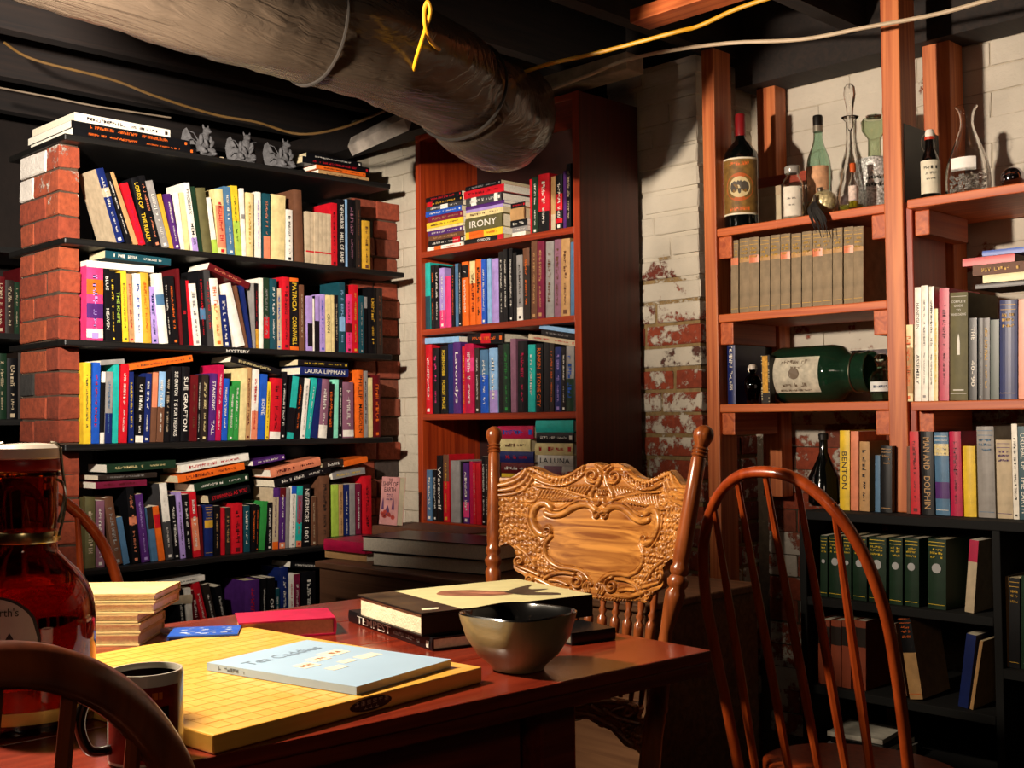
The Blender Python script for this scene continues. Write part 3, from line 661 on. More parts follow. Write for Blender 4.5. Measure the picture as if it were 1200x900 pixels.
STONE = mat('5a5858', rough=.75, var=.3, scale=60, bump=.6, bscale=150)
def gargoyle(y, label, rot, wing):
    r = thing('gargoyle', label, 'figurine', (-3.36, y, zt+.008+(y-Y0)*.01), pi/2+rot, 'stone gargoyles on the top board')
    L = wm(r)
    bm = bmesh.new()
    def blob(c, s, e=None):
        res = bmesh.ops.create_icosphere(bm, subdivisions=2, radius=1)
        Mx = Matrix.Translation(c) @ (e or Matrix.Identity(4)) @ Matrix.Diagonal((*s, 1))
        for v in res['verts']: v.co = Mx @ v.co
    blob((0, 0, .012), (.038, .03, .012)); blob((0, .004, .04), (.024, .02, .03)); blob((0, -.006, .066), (.017, .015, .018))
    blob((.003, -.014, .087), (.013, .014, .013)); blob((.003, -.027, .083), (.006, .008, .006))
    for s in (-1, 1):
        blob((.022*s, -.014, .026), (.011, .02, .012), Matrix.Rotation(.4, 4, 'X')); blob((.02*s, -.03, .014), (.007, .012, .006))
        blob((.02*s, -.012, .058), (.007, .008, .019)); blob((.012*s, -.028, .044), (.006, .007, .016), Matrix.Rotation(.5*s, 4, 'Y'))
        blob((.009*s+.003, -.008, .1), (.0035, .004, .01), Matrix.Rotation(.3*s, 4, 'Y'))
    me = bpy.data.meshes.new('body'); bm.to_mesh(me); bm.free(); me.materials.append(STONE)
    o = link_mesh('body', me, r); rm = o.modifiers.new('r', 'REMESH'); rm.mode = 'VOXEL'; rm.voxel_size = .0022; rm.use_smooth_shade = True
    for s in wing:
        poly = [(0, .035), (.02, .075), (.034, .1), (.046, .09), (.052, .06), (.047, .03), (.04, .012), (.03, .02), (.026, .01), (.016, .02), (.01, .014)]
        MB().prism([(x*s, z_) for x, z_ in poly], -.003, .003, Matrix.Translation((.006*s, .022, .0)) @ Matrix.Rotation(radians(28*s), 4, 'Z') @ Matrix.Rotation(pi/2, 4, 'X')).build('wing', STONE, r, bevel=.002, local=True)
        for k in range(3):
            MB().tube([(.008*s, .0, .04), (.03*s+.004*s*k, .012, .08-.02*k), (.046*s, .02, .085-.028*k)], .0018, 5).build('wing_rib', STONE, r, local=True, smooth=True)
for y, l, ro, w in ((1.93, 'leftmost stone gargoyle hunched on the top board', .2, (1, -1)), (2.085, 'middle stone gargoyle with small wings on the top board', -.2, (1, -1)), (2.235, 'right-hand stone gargoyle with a tall spread wing', .1, (1, -1))):
    gargoyle(y, l, ro, w)

# ------------------------------------------------------------ books: red bookcase
YS = 2.615
M1 = Row('top shelf of the red bookcase', 'y', YS, (-3.07, YS, 1.681), (-2.35, YS, 1.681), (.1, .14))
M2 = Row('second shelf of the red bookcase', 'y', YS, (-3.07, YS, 1.412), (-2.35, YS, 1.412), (.1, .15))
M3 = Row('third shelf of the red bookcase', 'y', YS, (-3.07, YS, 1.121), (-2.35, YS, 1.121), (.1, .15))
M4 = Row('fourth shelf of the red bookcase', 'y', YS, (-3.07, YS, .755), (-2.35, YS, .755), (.1, .15))
M5 = Row('low shelf of the red bookcase behind the chest', 'y', YS, (-3.07, YS, .42), (-2.35, YS, .42), (.1, .15))
def stack(row, x0, x1, layers, z0, zt_, dep=.14, jit=.008):
    """pile of lying books between two pixel columns, base height to top height"""
    a0, a1 = row.a(row.pt(x0, 400)), row.a(row.pt(x1, 400)); tot = sum(l[0] for l in layers); z = z0+.0008; R = random.Random(int(x0))
    for l in layers:
        t = l[0]/tot*(zt_-z0); j0, j1 = R.uniform(-jit, jit), R.uniform(-jit, jit)
        M = Matrix.Translation(row.world(a1+j1, z)) @ row.rot @ Matrix.Rotation(-pi/2, 4, 'Y')
        row.n += 1
        book(M, t-.0006, a1+j1-a0-j0, dep+R.uniform(-.01, .01), l[1], l[2], l[3] if len(l) > 3 else '*', l[4] if len(l) > 4 else (), row=row.name, seq=row.n, look=l[5] if len(l) > 5 else None)
        z += t
def lk(s, w): return '%s paperback lying in the %s stack' % (s, w)
stack(M1, 502, 544, [(33,'wh','og','*',[(.6,.8,'og')],lk('white and orange','left')),(45,'bk','wh','*',[(.1,.3,'rd')],lk('black and red','left')),(38,'br','tn','*',[],lk('brown','left')),(40,'pu','wh','*',[],lk('purple','left')),(22,'cr','wh','',[],lk('thin cream','left')),(44,'ye','br','*',[],lk('yellow','left')),(48,'ma','tn','*',[],lk('maroon','left')),(42,'bl','wh','*',[],lk('blue','left')),(34,'dy','wh','*',[(.4,.6,'wh')],lk('charcoal','left')),(38,'bk','go','*',[(.85,1,'rd')],lk('black gold-lettered','left')),(36,'bk','rd','*',[],lk('black red-lettered','left'))], 1.681, 1.868)
stack(M1, 547, 591, [(36,'bk','wh','GORDON',[(0,.15,'rd')],lk('black white-lettered','middle')),(48,'ye','og','*',[(.5,.9,'og')],lk('yellow and orange','middle')),(90,'ol','wh','IRONY',[],lk('fat olive','middle')),(38,'cr','br','*',[],lk('cream','middle')),(20,'la','pu','',[],lk('slim lavender','middle')),(22,'pu','wh','',[],lk('slim purple','middle')),(55,'dy','wh','*',[(.1,.2,'wh'),(.7,.85,'wh')],lk('grey patterned','middle')),(50,'rd','dr','*',[],lk('red','middle')),(30,'bk','gy','*',[],lk('black','middle'))], 1.681, 1.876, .2)
stack(M1, 600, 618, [(26,'wh','gy','',[],'short white paperback under the pirate one'),(30,'gy','wh','*',[],'short grey paperback lettered white'),(40,'bk','wh','*',[],'short black paperback in the small pile'),(70,'tn','br','',[],'tan block of pages in the small pile'),(30,'bk','rd','*',[],'dark book on top of the small pile')], 1.681, 1.79, .1)
for e in [(620,622.5,210,0,'rd','wh',''),(623,629.5,208,0,'dg','wh'),(630,643,204,0,'rd','wh','*',[(0,.36,'bk')]),(645,650,207,0,'tn','wh','',[(0,.3,'bg')]),(651,659,205,0,'bk','wh','*',[(.35,.65,'rd'),(.12,.2,'rd')]),(659.5,663,200,0,'pu','wh',''),(663.5,669,192,0,'bk','bg')]: S(M1, *e)
for e in [(498,504,308,0,'tl','wh','',[(0,.5,'dt')]),(504.5,509,311,0,'bk','og','*'),(509.5,514,311,0,'bk','wh'),(515,521,314,0,'la','wh','*',[(0,.3,'pk')]),(521.5,528,324,0,'pk','wh',''),(528.5,532,312,0,'bk','og'),(532.5,537,309,0,'sb','wh',''),(537.5,541,309,0,'bk','wh'),(541.5,549.5,307,0,'og','wh','*',[(.75,.95,'bk')]),(550,556.5,306,0,'og','dr','*',[(.65,1,'cr')]),
(557,564,304,0,'og','dk','*'),(564.5,570,304,0,'bl','wh'),(570.5,575,303,0,'lb','wh',''),(575.5,584,303,0,'la','wh','',[]),(584.5,590,295,0,'bk','wh'),(590.5,595,292,0,'bk','wh'),(595.5,600,291,0,'bk','wh'),(600.5,605,296,0,'bk','wh',''),(606,613,299,0,'gy','dk','*',[(0,.2,'wh')]),(613.5,621.5,291,0,'dk','og','*',[(.75,1,'br')]),
(622,629,283,0,'br','tn','*'),(629.5,638,283,0,'ma','tn'),(638.5,648,283,0,'gy','br'),(649,657,281,0,'mv','br'),(657.5,668,280,0,'tn','br'),(668.5,673,284,0,'sb','wh','')]: S(M2, *e)
for e in [(494,498,406,0,'wh','pu'),(498.5,506,404,0,'rd','wh'),(507,515,408,0,'bk','pk','*'),(515.5,524.5,405,0,'bk','ye','ROBIN HOBB|FOREST MAGE'),(525,531,403,0,'nv','wh',''),(531.5,540.5,401,0,'pu','wh','Lavondys'),(541,545,406,0,'rd','ye'),(545.5,556,403,0,'cm','wh','*',[(.6,.8,'pk')]),(556.5,562,408,0,'dk','wh'),(563,572.5,410,0,'sb','wh','*',[(0,.6,'bl')]),
(573,583,408,0,'lb','wh','*',[(0,.35,'la')]),(583.5,590,404,0,'bk','dt',''),(590.5,598,403,0,'dg','gn'),(598.5,605,397,0,'mv','wh',''),(606,617.5,400,0,'bk','cm'),(618.5,627,404,0,'tl','wh','*'),(627.5,636,403,0,'bk','og','RANKIN|STONE CITY'),(636.5,643,400,0,'bk','wh',''),(643.5,649,402,0,'dk','og'),(649.5,657,407,0,'nv','la'),(657.5,663,407,0,'bk','wh'),(663.5,673,406,0,'gy','bl','*',[(0,.5,'dg')])]: S(M3, *e)
Lb(M3, 498,403,538,401,7,'lb','wh','',look='pale blue book lying flat over the row')
Lb(M3, 548,403,590,401.5,12,'bk','og','*',[(.35,.62,'rd')],look='black book with a red emblem lying flat over the row')
Lb(M3, 619,398,674,406,7,'bg','rd','*',look='cream book at the bottom of a tilted stack')
Lb(M3, 634,392.5,674,398.5,7,'bk','gy','*',look='black book in the middle of a tilted stack')
Lb(M3, 632,385,674,391,5,'lb','wh','',look='pale blue book on top of a tilted stack')
for e in [(500,506,551,0,'sb','wh'),(506.5,511,551,0,'bk','wh'),(512,519.5,534,0,'bk','wh','Werewolf'),(520,527,533,0,'rd','go','*',[(.6,1,'br')]),(528,539,540,0,'gy','tl','',[]),(539.5,542,541,0,'bk','wh',''),(542.5,549.5,543,0,'pu','wh','*',[(.1,.35,'pk')]),(550,554,541,0,'cm','wh',''),(554.5,558,543,0,'rd','wh'),(558.5,564,543,0,'rd','og',''),(564.5,568.5,535,0,'bk','wh'),(569,572.5,535,0,'dk','wh')]: S(M4, *e)
stack(M4, 584, 623, [(30,'bg','br','',[],lk('tan','left')),(26,'bk','wh','*',[],lk('lowest black','left')),(34,'wh','rd','*',[],lk('white red-lettered','left')),(36,'ye','og','*',[],lk('yellow','left')),(26,'dr','wh','*',[],lk('dark red','left')),(26,'nv','rd','*',[],lk('navy','left')),(30,'cr','br','*',[],lk('cream','left')),(30,'cm','bl','*',[],lk('crimson','left'))], .755, 1.078, .16, .012)
stack(M4, 627, 672, [(60,'bk','wh','*',[],lk('black','right')),(40,'gy','bl','*',[],lk('grey','right')),(34,'pk','wh','*',[(.5,1,'wh')],lk('pink and white','right')),(46,'wh','cm','*',[(.3,.8,'mv')],lk('white flowered','right')),(30,'wh','bk','LA LUNA',[],lk('white black-lettered','right')),(34,'cr','rd','*',[],lk('cream red-lettered','right')),(30,'bk','wh','*',[],lk('thin black','right')),(34,'tl','dt','',[],lk('teal','right'))], .755, 1.095, .15, .01)
for e in [(510,518,632,0,'bk','go'),(518.5,524,632,0,'nv','wh'),(525,531,633,0,'ma','wh'),(531.5,539,636,0,'lb','wh',''),(540,550,632,0,'wh','sb'),(551,562,632,0,'cr','br'),(563,572,634,0,'wh','gy')]: S(M5, *e)
Lb(M5, 503,625,560,630,6,'wh','rd','*',look='white book lying across the low row')

# ------------------------------------------------------------ books: pine shelving
P2 = Row('second pine shelf', 'y', YF+.02, (-2.0, YF, 1.402), (-1.48, YF, 1.402), (.14, .15))
xs = [(856, 865.5)]+[(865.5+12.25*i, 865.5+12.25*(i+1)) for i in range(12)]
for i, (a, b_) in enumerate(xs):
    S(P2, a, b_-.5, 282-i*1.35-(1 if i % 3 else 0), 0, 'ol' if False else 'bg', 'go', '=', [(.66,.76,'sa')] if i in (0,2,5,8,11) else [(.68,.74,'tn')], look='antique grey-brown gilt volume', page='cbb890')
for b_ in BOOKS[-13:]:
    for ch in b_[0].children:
        if ch.name.startswith('cover'): ch.data.materials[0] = mat('86745a', rough=.75, var=.25, scale=30)
PR = Row('upper right pine shelf', 'y', YF-.0, (-1.4, YF, 1.133), (-.6, YF, 1.133), (.14, .2))
for e in [(1059,1070,381,0,'cr','og','*',[(.1,.7,'tn')]),(1071,1078.5,337,0,'wh','bk','HANDGUN|ASSEMBLY'),(1079,1087,335,0,'wh','gy','*'),(1087.5,1093.5,336,0,'wh','bk','*'),(1094,1099,362,0,'cr','ye'),(1099.5,1111.5,338,0,'cm','ma','*'),(1112.5,1134,343,0,'ol','wh','','G'),
(1136,1145,373,0,'bk','wh',"THE|40-'90"),(1145.5,1151,373,0,'bk','gy','*'),(1151.5,1160,373,0,'dk','go','*'),(1160.5,1171,375,0,'dg','bk',''),(1171.5,1193,352,0,'nv','go','='),(1193.5,1206,351,0,'sa','wh','')]:
    if e[-1] != 'G': S(PR, *e); continue
    gr = S(PR, *e[:-1]); gi = BOOKS[-1][1]; gt, gh = gi['t'], gi['h']; gi['look'] = 'thick olive-black gun manual with a white bullet emblem'
    I_ = Matrix(((1,0,0,0),(0,0,-1,0),(0,1,0,0),(0,0,0,1))); wmt = mat('d8d4c8', var=0)
    for w_, l_, z_ in (('COMPLETE', .8, .915), ('GUIDE', .5, .875), ('TO', .25, .835), ('HANDLOADING', .85, .795)):
        text(w_, gt*l_, gh*.022, Matrix.Translation((gt/2, -.0032, gh*z_)) @ I_, wmt, gr)
    MB().add([(gt*x, -.003, gh*z_) for x, z_ in ((.42,.42),(.58,.42),(.58,.53),(.55,.58),(.5,.62),(.45,.58),(.42,.53))], [tuple(range(7))]).build('bullet_emblem', wmt, gr, local=True)
    MB().box((gt*.05,-.003,gh*.96),(gt*.95,-.0026,gh*.964)).box((gt*.05,-.003,gh*.06),(gt*.95,-.0026,gh*.064)).box((gt*.2,-.003,gh*.09),(gt*.8,-.0026,gh*.1)).build('title_rule', wmt, gr, local=True)
P3 = Row('black board under the pine shelving', 'y', YF-.03, (-1.7, YF, .8455), (-.6, YF, .8455), (.14, .2))
for e in [(983,995,505,0,'ye','dk','BENTON'),(996,1005.5,506,0,'sa','br',''),(1006.5,1018.5,518,0,'tn','dk'),(1025,1031,534,0,'sb','wh',''),(1032,1045,523,0,'bk','tn','=')]: S(P3, *e)
S(P3, 1061.5,1066,524,0,'br','tn','')
for e in [(1067,1078,506,-2,'rd','dr'),(1080,1095,506,-2,'bk','tn','MAN AND|DOLPHIN'),(1096,1113,507,-2,'sb','wh','=',[(.72,.86,'cr'),(.2,.4,'pu')]),(1114,1128,506,-2,'cm','ma'),(1130,1145,523,-2,'ye','go',''),(1146,1167,500,-3,'gy','sb','='),(1168,1187,516,-2,'bg','pu','=',[]),(1187.5,1194.5,497,-3,'wh','dk'),(1195,1207,500,-3,'dt','wh','ORDEAL OF|THE EARTH')]: S(P3, *e)
x0 = P3.world(0,0); 
def pile(px0, px1, y, zbase, items, cat='book'):
    z = zbase
    a0, a1 = at(px0, 340, 'y', y).x, at(px1, 340, 'y', y).x
    for (t, o0, o1, c, tc, ti, lab) in items:
        flat(a0+o0, y, z, a1-a0-o0+o1, .15, t-.0008, 0, c, tc, ti, lab); z += t
pile(1143, 1215, YF-.01, 1.408, [(.012,0,0,'dk','br','','dark thin board-like book at the bottom of the upper right pile')])
pile(1138, 1215, YF-.012, 1.421, [(.02,.03,0,'cr','br','','cream book in the pile lying above the navy volume'),(.026,.005,0,'br','go','*','brown gilt-lettered book in the pile above the navy volume'),(.02,-.02,-.05,'rd','dr','','red book on the pile at the right edge'),(.014,.03,.0,'bl','wh','','blue book topping the pile at the right edge')])

# green encyclopedia volumes and brown set in the low black bookcase
G1 = Row('upper tier of the low black bookcase', 'y', LY+.02, (-1.7, LY, .618), (-.6, LY, .618), (.16, .18))
def shelf_set(row, spans, top, c, tc, look, disc=False, bands=(), page=None):
    out = []
    for i, (a, b_) in enumerate(spans):
        r = S(row, a, b_, top+(a-960)*.035, 0, c, tc, '=', bands, look=look); out.append(r)
        if disc:
            t = BOOKS[-1][1]['t']; h = BOOKS[-1][1]['h']
            mb = MB(); mb.lathe([(t*.26, 0), (t*.26, .0006)], 20, M=Matrix.Translation((t/2, -.0028, h*.58)) @ Matrix.Rotation(pi/2, 4, 'X'))
            o = mb.build('emblem', mat('a8a8a8', rough=.6, var=0), r, local=True)
    return out
shelf_set(G1, [(961,969.5),(970.5,986.5),(988,997.5),(999,1015.5),(1018,1039),(1042,1058),(1059.5,1077),(1087,1109)], 628, 'dg', 'ye', 'dark green volume with white emblem', True)
G1.stand(1130,1141,634,6,'bg','br','',[(.7,1,'cm')],look='tan book with a red top leaning right')
G2 = Row('lower tier of the low black bookcase', 'y', LY+.02, (-1.7, LY, .386), (-.6, LY, .386), (.15, .17))
for e in [(958,972),(973,985),(986,997),(998.5,1014)]: G2.stand(e[0], e[1], 727+(e[0]-960)*.03, 0, 'sa', 'br', '', [(.62,.9,'dk')], look='rust brown volume with dark title panel')
for b_ in BOOKS[-4:]:
    for ch in b_[0].children:
        if ch.name.startswith('cover'): ch.data.materials[0] = mat('8c3e22', rough=.6)
G2.stand(1048,1063,733,-14,'br','go','',[(.6,.85,'dk')],look='rust brown volume leaning left against nothing')
G2.stand(1066,1082,722,-15,'tn','og','=',[(.55,1,'bk')],look='tan book with black upper spine leaning left')
G2.stand(1122,1134,745,10,'nv','wh','',look='tall navy book leaning right in the dark')
G2.stand(1136,1140,752,12,'tn','br','',look='slim pale book leaning right in the dark')
G3 = Row('upper tier beside the dark partition', 'y', LY+.02, (-1.7, LY, .618), (-.6, LY, .618), (.15, .17))
G4 = Row('upper tier beside the dark partition', 'y', LY+.02, (-1.7, LY, .50), (-.6, LY, .50), (.15, .17))
MB().box((LXP+.02, LY, .478), (-.648, 3.17, .5)).build('shelf', BLK2, lb)
MB().box((LXP+.02, LY, .25), (-.648, 3.17, .27)).build('shelf', BLK2, lb)
for e in [(1172,1181,676,0,'tn','br'),(1182,1195,678,0,'bk','go','='),(1196,1210,676,0,'dg','wh')]: G4.stand(*e)
a0 = at(970, 885, 'y', LY+.03); 
flat(a0.x, LY+.03, .2005, .18, .15, .034, 0, 'gy', 'dk', '', 'grey book lying flat at the very bottom of the low black bookcase')
flat(a0.x, LY+.03, .2505, .15, .15, .012, .12, 'wh', 'dk', '', 'thin white book lying over the grey one on the lowest tier')
flat(a0.x+.01, LY+.03, .2355, .16, .15, .014, 0, 'bk', 'dk', '', 'thin black book between the white and the grey one on the lowest tier')

FB = Row('dim bookcase in the far left shadows', 'x', -4.12, (-4.12, 1, 1.42), (-4.12, 1.9, 1.42), (.14, .16))
def dimrow(z, y0, n, sd):
    R = random.Random(sd); y = y0
    for i in range(n):
        t = R.uniform(.018, .04); h = R.uniform(.18, .24)
        M = Matrix.Translation((-4.12, y, z+.001)) @ Matrix.Rotation(pi/2, 4, 'Z')
        FB.n += 1; book(M, t*.96, h, .15, R.choice(['dk','dr','dk','bk','dg']), 'bg', '*', row=FB.name, seq=FB.n); y += t
dimrow(1.42, 1.44, 11, 1); dimrow(1.12, 1.42, 12, 2)

# ------------------------------------------------------------ bottles and curios
GL = mat('ffffff', rough=.01, var=0, trans=1, ior=1.45)
GLG = mat('cfe8da', rough=.02, var=0, trans=1, ior=1.45)
GLR = mat('5a1408', rough=.03, var=0, trans=1)
GLA = mat('a85018', rough=.015, var=0, trans=1, ior=1.45)
GLD = mat('060807', rough=.06, var=0, coat=.5)
def glass(prof, w=.0022):
    """outer profile then back down the inside"""
    inner = [(max(r-w, .0008), z if i else z+w*1.6) for i, (r, z) in enumerate(prof)]
    return prof+inner[::-1]
def gl_vessel(name, prof, m, parent, w=.0022, n=40, M=None, sq=0):
    p = glass(prof, w); mb = MB(); k = len(p)
    mb.lathe(p, n, cap=False, sq=sq)
    mb.f.append(tuple(range(n))[::-1]); mb.f.append(tuple((k-1)*n+i for i in range(n)))
    if M: mb.v = [tuple(M @ Vector(v)) for v in mb.v]
    return mb.build(name, m, parent, smooth=True, local=True, sharp=50)
def label_patch(name, r, a0, a1, z0, z1, m, parent, n=14, M=None, off=.0006):
    vs = []
    for z in (z0, z1):
        for k in range(n+1):
            a = a0+(a1-a0)*k/n; vs.append(((r+off)*cos(a), (r+off)*sin(a), z))
    mb = MB().add(vs, [(k, k+1, n+1+k+1, n+1+k) for k in range(n)], M)
    return mb.build(name, m, parent, local=True, smooth=True)
def curved(mbv, r, ac, zc, off=.001):     # wrap flat glyph quads round a cylinder, reader outside
    return [((r+off)*cos(ac+x/r), (r+off)*sin(ac+x/r), zc+y) for x, y, z in mbv]
YB = 2.94; ZB = 1.6575
def bx(px, y=YB, py=230): return at(px, py, 'y', y).x
def hz(px, py, y=YB): return at(px, py, 'y', y).z
FC = radians(-90-35+5)   # direction from the shelf towards the room centre
FCB = radians(-62)
def bottle_root(name, label, cat, px, y=YB, z=ZB, rot=0, group=None): return thing(name, label, cat, (bx(px, y), y, z), rot, group)

# magnum of red wine
r = bottle_root('wine_bottle', 'large dark wine bottle with red capsule and bird emblem label', 'bottle', 869, 2.93)
H = hz(868, 134, 2.93)-ZB; R0 = .052
gl_prof = [(R0-.006,0),(R0,.006),(R0,H*.60),(R0*.93,H*.66),(R0*.62,H*.725),(R0*.34,H*.77),(R0*.28,H*.80),(R0*.27,H*.93)]
MB().lathe(gl_prof, 40).build('glass_body', GLD, r, smooth=True, local=True)
MB().lathe([(R0*.30,H*.81),(R0*.30,H*.985),(R0*.26,H)], 24).build('capsule', mat('7a1418', rough=.35, var=.1), r, smooth=True, local=True)
label_patch('label', R0, FCB-1.25, FCB+1.25, H*.11, H*.60, mat('ded4bc', rough=.6, var=.05), r)
label_patch('label_panel', R0, FCB-1.17, FCB+1.17, H*.125, H*.585, mat('7a5a26', rough=.6, var=.35, scale=60), r, off=.001)
mb = MB(); vs = []; n = 32
def disc(rad, off): 
    v = [(0, 0, 0)]+[(rad*cos(2*pi*k/n), rad*sin(2*pi*k/n), 0) for k in range(n)]
    return curved(v, R0, FCB, H*.345, off), [(0, k+1, (k+1) % n+1) for k in range(n)]
v, f = disc(.042, .0014); MB().add(v, f).build('label_disc', mat('b4561e', rough=.6), r, local=True)
v, f = disc(.031, .0018); MB().add(v, f).build('label_disc', mat('cdb98a', rough=.6), r, local=True)
wing = [(0,.016),(.004,.02),(.008,.014),(.014,.018),(.024,.012),(.027,-.004),(.022,-.016),(.018,-.004),(.012,-.012),(.006,-.004),(.003,-.018),(0,-.02)]
poly = wing+[(-x, y) for x, y in wing[::-1][1:-1]]
MB().add(curved([(x, y, 0) for x, y in poly], R0, FCB, H*.345, .0023), [tuple(range(len(poly)))]).build('bird_emblem', mat('4a4238', rough=.6, var=0), r, local=True)
for zc in (H*.545, H*.16):
    v, f = glyphs(.06, .011, 9); MB().add(curved(v, R0, FCB, zc, .0016), f).build('lettering', mat('d86a2c', var=0), r, local=True)

# small white box and red board behind
r = bottle_root('wooden_board', 'red painted board leaning across behind the jars', 'board', 918, 3.1)
MB().box((-.11, 0, .155), (.11, .02, .185)).build('board_face', REDW, r, local=True); MB().box((-.1, .002, 0), (-.08, .018, .155)).build('support', PINEZ, r, local=True)
r = bottle_root('box', 'plain cream box behind the wine bottle and small jar', 'box', 905, 3.03)
MB().box((-.045, 0, 0), (.03, .05, .135)).build('box_body', mat('b8a98c', rough=.8), r, local=True, bevel=.001)
MB().box((-.046, -.001, .11), (.031, .051, .137)).build('box_lid', mat('b09c80', rough=.8), r, local=True, bevel=.001)
# small apothecary jar
r = bottle_root('glass_jar', 'small clear jar with a large white label left of the mercury ball', 'jar', 929, 2.92)
hj = hz(929, 196, 2.92)-ZB
gl_vessel('glass_body', [(.026,0),(.0315,.004),(.0315,hj*.68),(.024,hj*.78),(.0185,hj*.82),(.0185,hj*.9)], GL, r)
MB().lathe([(.021,hj*.88),(.0225,hj*.9),(.0225,hj),(.019,hj*1.02)], 24).build('stopper', mat('8c8880', rough=.15, var=0, coat=.5), r, smooth=True, local=True)
MB().lathe([(.028,.005),(.0285,hj*.6)], 24).build('powder_fill', mat('c8bca4', rough=.9), r, local=True)
label_patch('label', .0315, FCB-.85, FCB+.85, hj*.08, hj*.62, mat('d8d0c0', rough=.7), r)
v, f = glyphs(.03, .005, 8); MB().add(curved(v, .0315, FCB, hj*.4, .0012), f).add(curved([(x*.7, y*.8, 0) for x, y, z in v], .0315, FCB, hj*.28, .0012), f).build('lettering', mat('3a3430', var=0), r, local=True)
# green-tinted bottle with tan label
r = bottle_root('glass_bottle', 'pale green bottle with black cap and torn tan label', 'bottle', 960, 3.02)
hb = hz(957, 136, 3.02)-ZB
gl_vessel('glass_body', [(.032,0),(.036,.005),(.036,hb*.5),(.032,hb*.6),(.018,hb*.72),(.0135,hb*.78),(.0125,hb*.94)], GLG, r)
MB().lathe([(.0142,hb*.9),(.0146,hb*.985),(.013,hb)], 20).build('cap', mat('16120f', rough=.4, var=0), r, smooth=True, local=True)
MB().lathe([(.0145,hb*.85),(.0145,hb*.905)], 20).build('neck_band', mat('9c9484', rough=.3, metal=.6, var=0), r, smooth=True, local=True)
label_patch('label', .036, FCB-1.1, FCB+.9, hb*.2, hb*.52, mat('b88a66', rough=.8, var=.3, scale=50), r)
# glitter mercury ball
def ballthing(name, label, px, y, z, rad, m, cat='ornament', cap=True):
    r = thing(name, label, cat, (bx(px, y), y, z))
    mb = MB(); prof = [(rad*sin(pi*i/20), rad-rad*cos(pi*i/20)) for i in range(1, 20)]
    mb.lathe(prof, 36).build('ball', m, r, smooth=True, local=True)
    if cap: MB().lathe([(.008,rad*2-.002),(.008,rad*2+.006),(.006,rad*2+.008)], 16, M=Matrix.Rotation(.3, 4, 'X')).build('hanging_cap', mat('8a8070', rough=.3, metal=.9, var=0), r, local=True)
    return r
MERC = mat('d4c090', rough=.3, metal=.35, var=.6, scale=90, bump=1, bscale=120, coat=.5)
ballthing('glass_ball', 'crackled gold mercury glass ball in front of the green bottle', 966, 2.885, ZB, .0345, MERC)
ballthing('glass_ball', 'smaller dull gold ball half hidden behind the crackled ball', 955, 2.975, ZB, .031, mat('9a8258', rough=.25, metal=.8, var=.6, scale=60), cap=False)
# rock / shell pieces
def rock(name, label, cat, loc, s, m, seed=1, sub=2):
    bm = bmesh.new(); bmesh.ops.create_icosphere(bm, subdivisions=sub, radius=1); R = random.Random(seed)
    for v in bm.verts: v.co *= R.uniform(.8, 1.15); v.co = Vector((v.co.x*s[0], v.co.y*s[1], max(v.co.z, -.75)*s[2]+s[2]*.75))
    me = bpy.data.meshes.new(name); bm.to_mesh(me); bm.free(); me.materials.append(m)
    o = link_mesh(name, me); o.location = loc; return tag(o, label, cat)
rock('quartz_rock', 'pale pink rough rock between the gold ball and the decanter', 'rock', (bx(985, 2.99), 2.99, ZB), (.035, .025, .04), mat('c8a894', rough=.5, var=.3, scale=50), 4)
# black feather tassel hanging over the shelf edge
r = thing('feather_tassel', 'dusty black feather tassel hanging over the shelf edge', 'tassel', (bx(955, 2.84), 2.84, ZB))
R = random.Random(9)
for k in range(26):
    a = R.uniform(-.8, .8); L = R.uniform(.03, .075)
    p0 = (R.uniform(-.004, .004), 0, .035); p1 = (a*.022, -.012, .012); p2 = (a*.03+.014, -.014, -L*.4); p3 = (a*.024+.024, -.012, -L)
    MB().tube(smooth_pts([p0, p1, p2, p3], 3), [.0018]*3+[.0022]*3+[.0018, .0014, .001, .0006], 5).build('feather_barb', mat('171310', rough=.8, var=.3), r, local=True)
MB().lathe([(.004,.028),(.006,.033),(.004,.05)], 10).build('tie', mat('3a2c20'), r, local=True)
# tall decanter with teardrop stopper
r = bottle_root('decanter', 'tall slim clear decanter with a long teardrop stopper', 'decanter', 998, 2.93)
hd = hz(998, 137, 2.93)-ZB; hs = hz(997, 98, 2.93)-ZB
gl_vessel('glass_body', [(.034,0),(.037,.006),(.036,hd*.18),(.026,hd*.42),(.015,hd*.62),(.012,hd*.78),(.012,hd*.95),(.024,hd)], GL, r, w=.0026)
MB().lathe([(.004,hd*.86),(.009,hd*.9),(.0095,hd*1.0),(.008,hd*1.02),(.011,hd+(hs-hd)*.35),(.0165,hd+(hs-hd)*.68),(.0145,hd+(hs-hd)*.9),(.006,hs),(.0008,hs+.001)], 28).build('stopper', GL, r, smooth=True, local=True)
MB().lathe([(.003,.003),(.0325,.004),(.0325,.022)], 28).build('oil_fill', mat('a8a020', rough=.05, var=0, trans=.6), r, local=True)
r2 = bottle_root('glass_vial', 'small clear vial with red stopper and picture label beside the decanter', 'vial', 1000, 2.868)
gl_vessel('glass_body', [(.011,0),(.013,.003),(.013,.07),(.006,.088),(.0055,.105)], GL, r2, w=.0014, n=24)
MB().lathe([(.0075,.1),(.0085,.122),(.007,.125)], 16).build('stopper', mat('b85020', rough=.4), r2, smooth=True, local=True)
label_patch('label', .013, FCB-1.2, FCB+1.2, .022, .062, mat('c8b4a8', rough=.6, var=.4, scale=120), r2)
MB().lathe([(.0035,.003),(.0115,.004),(.0115,.02)], 20).build('oil_fill', mat('c8b818', rough=.05, var=0, trans=.5), r2, local=True)
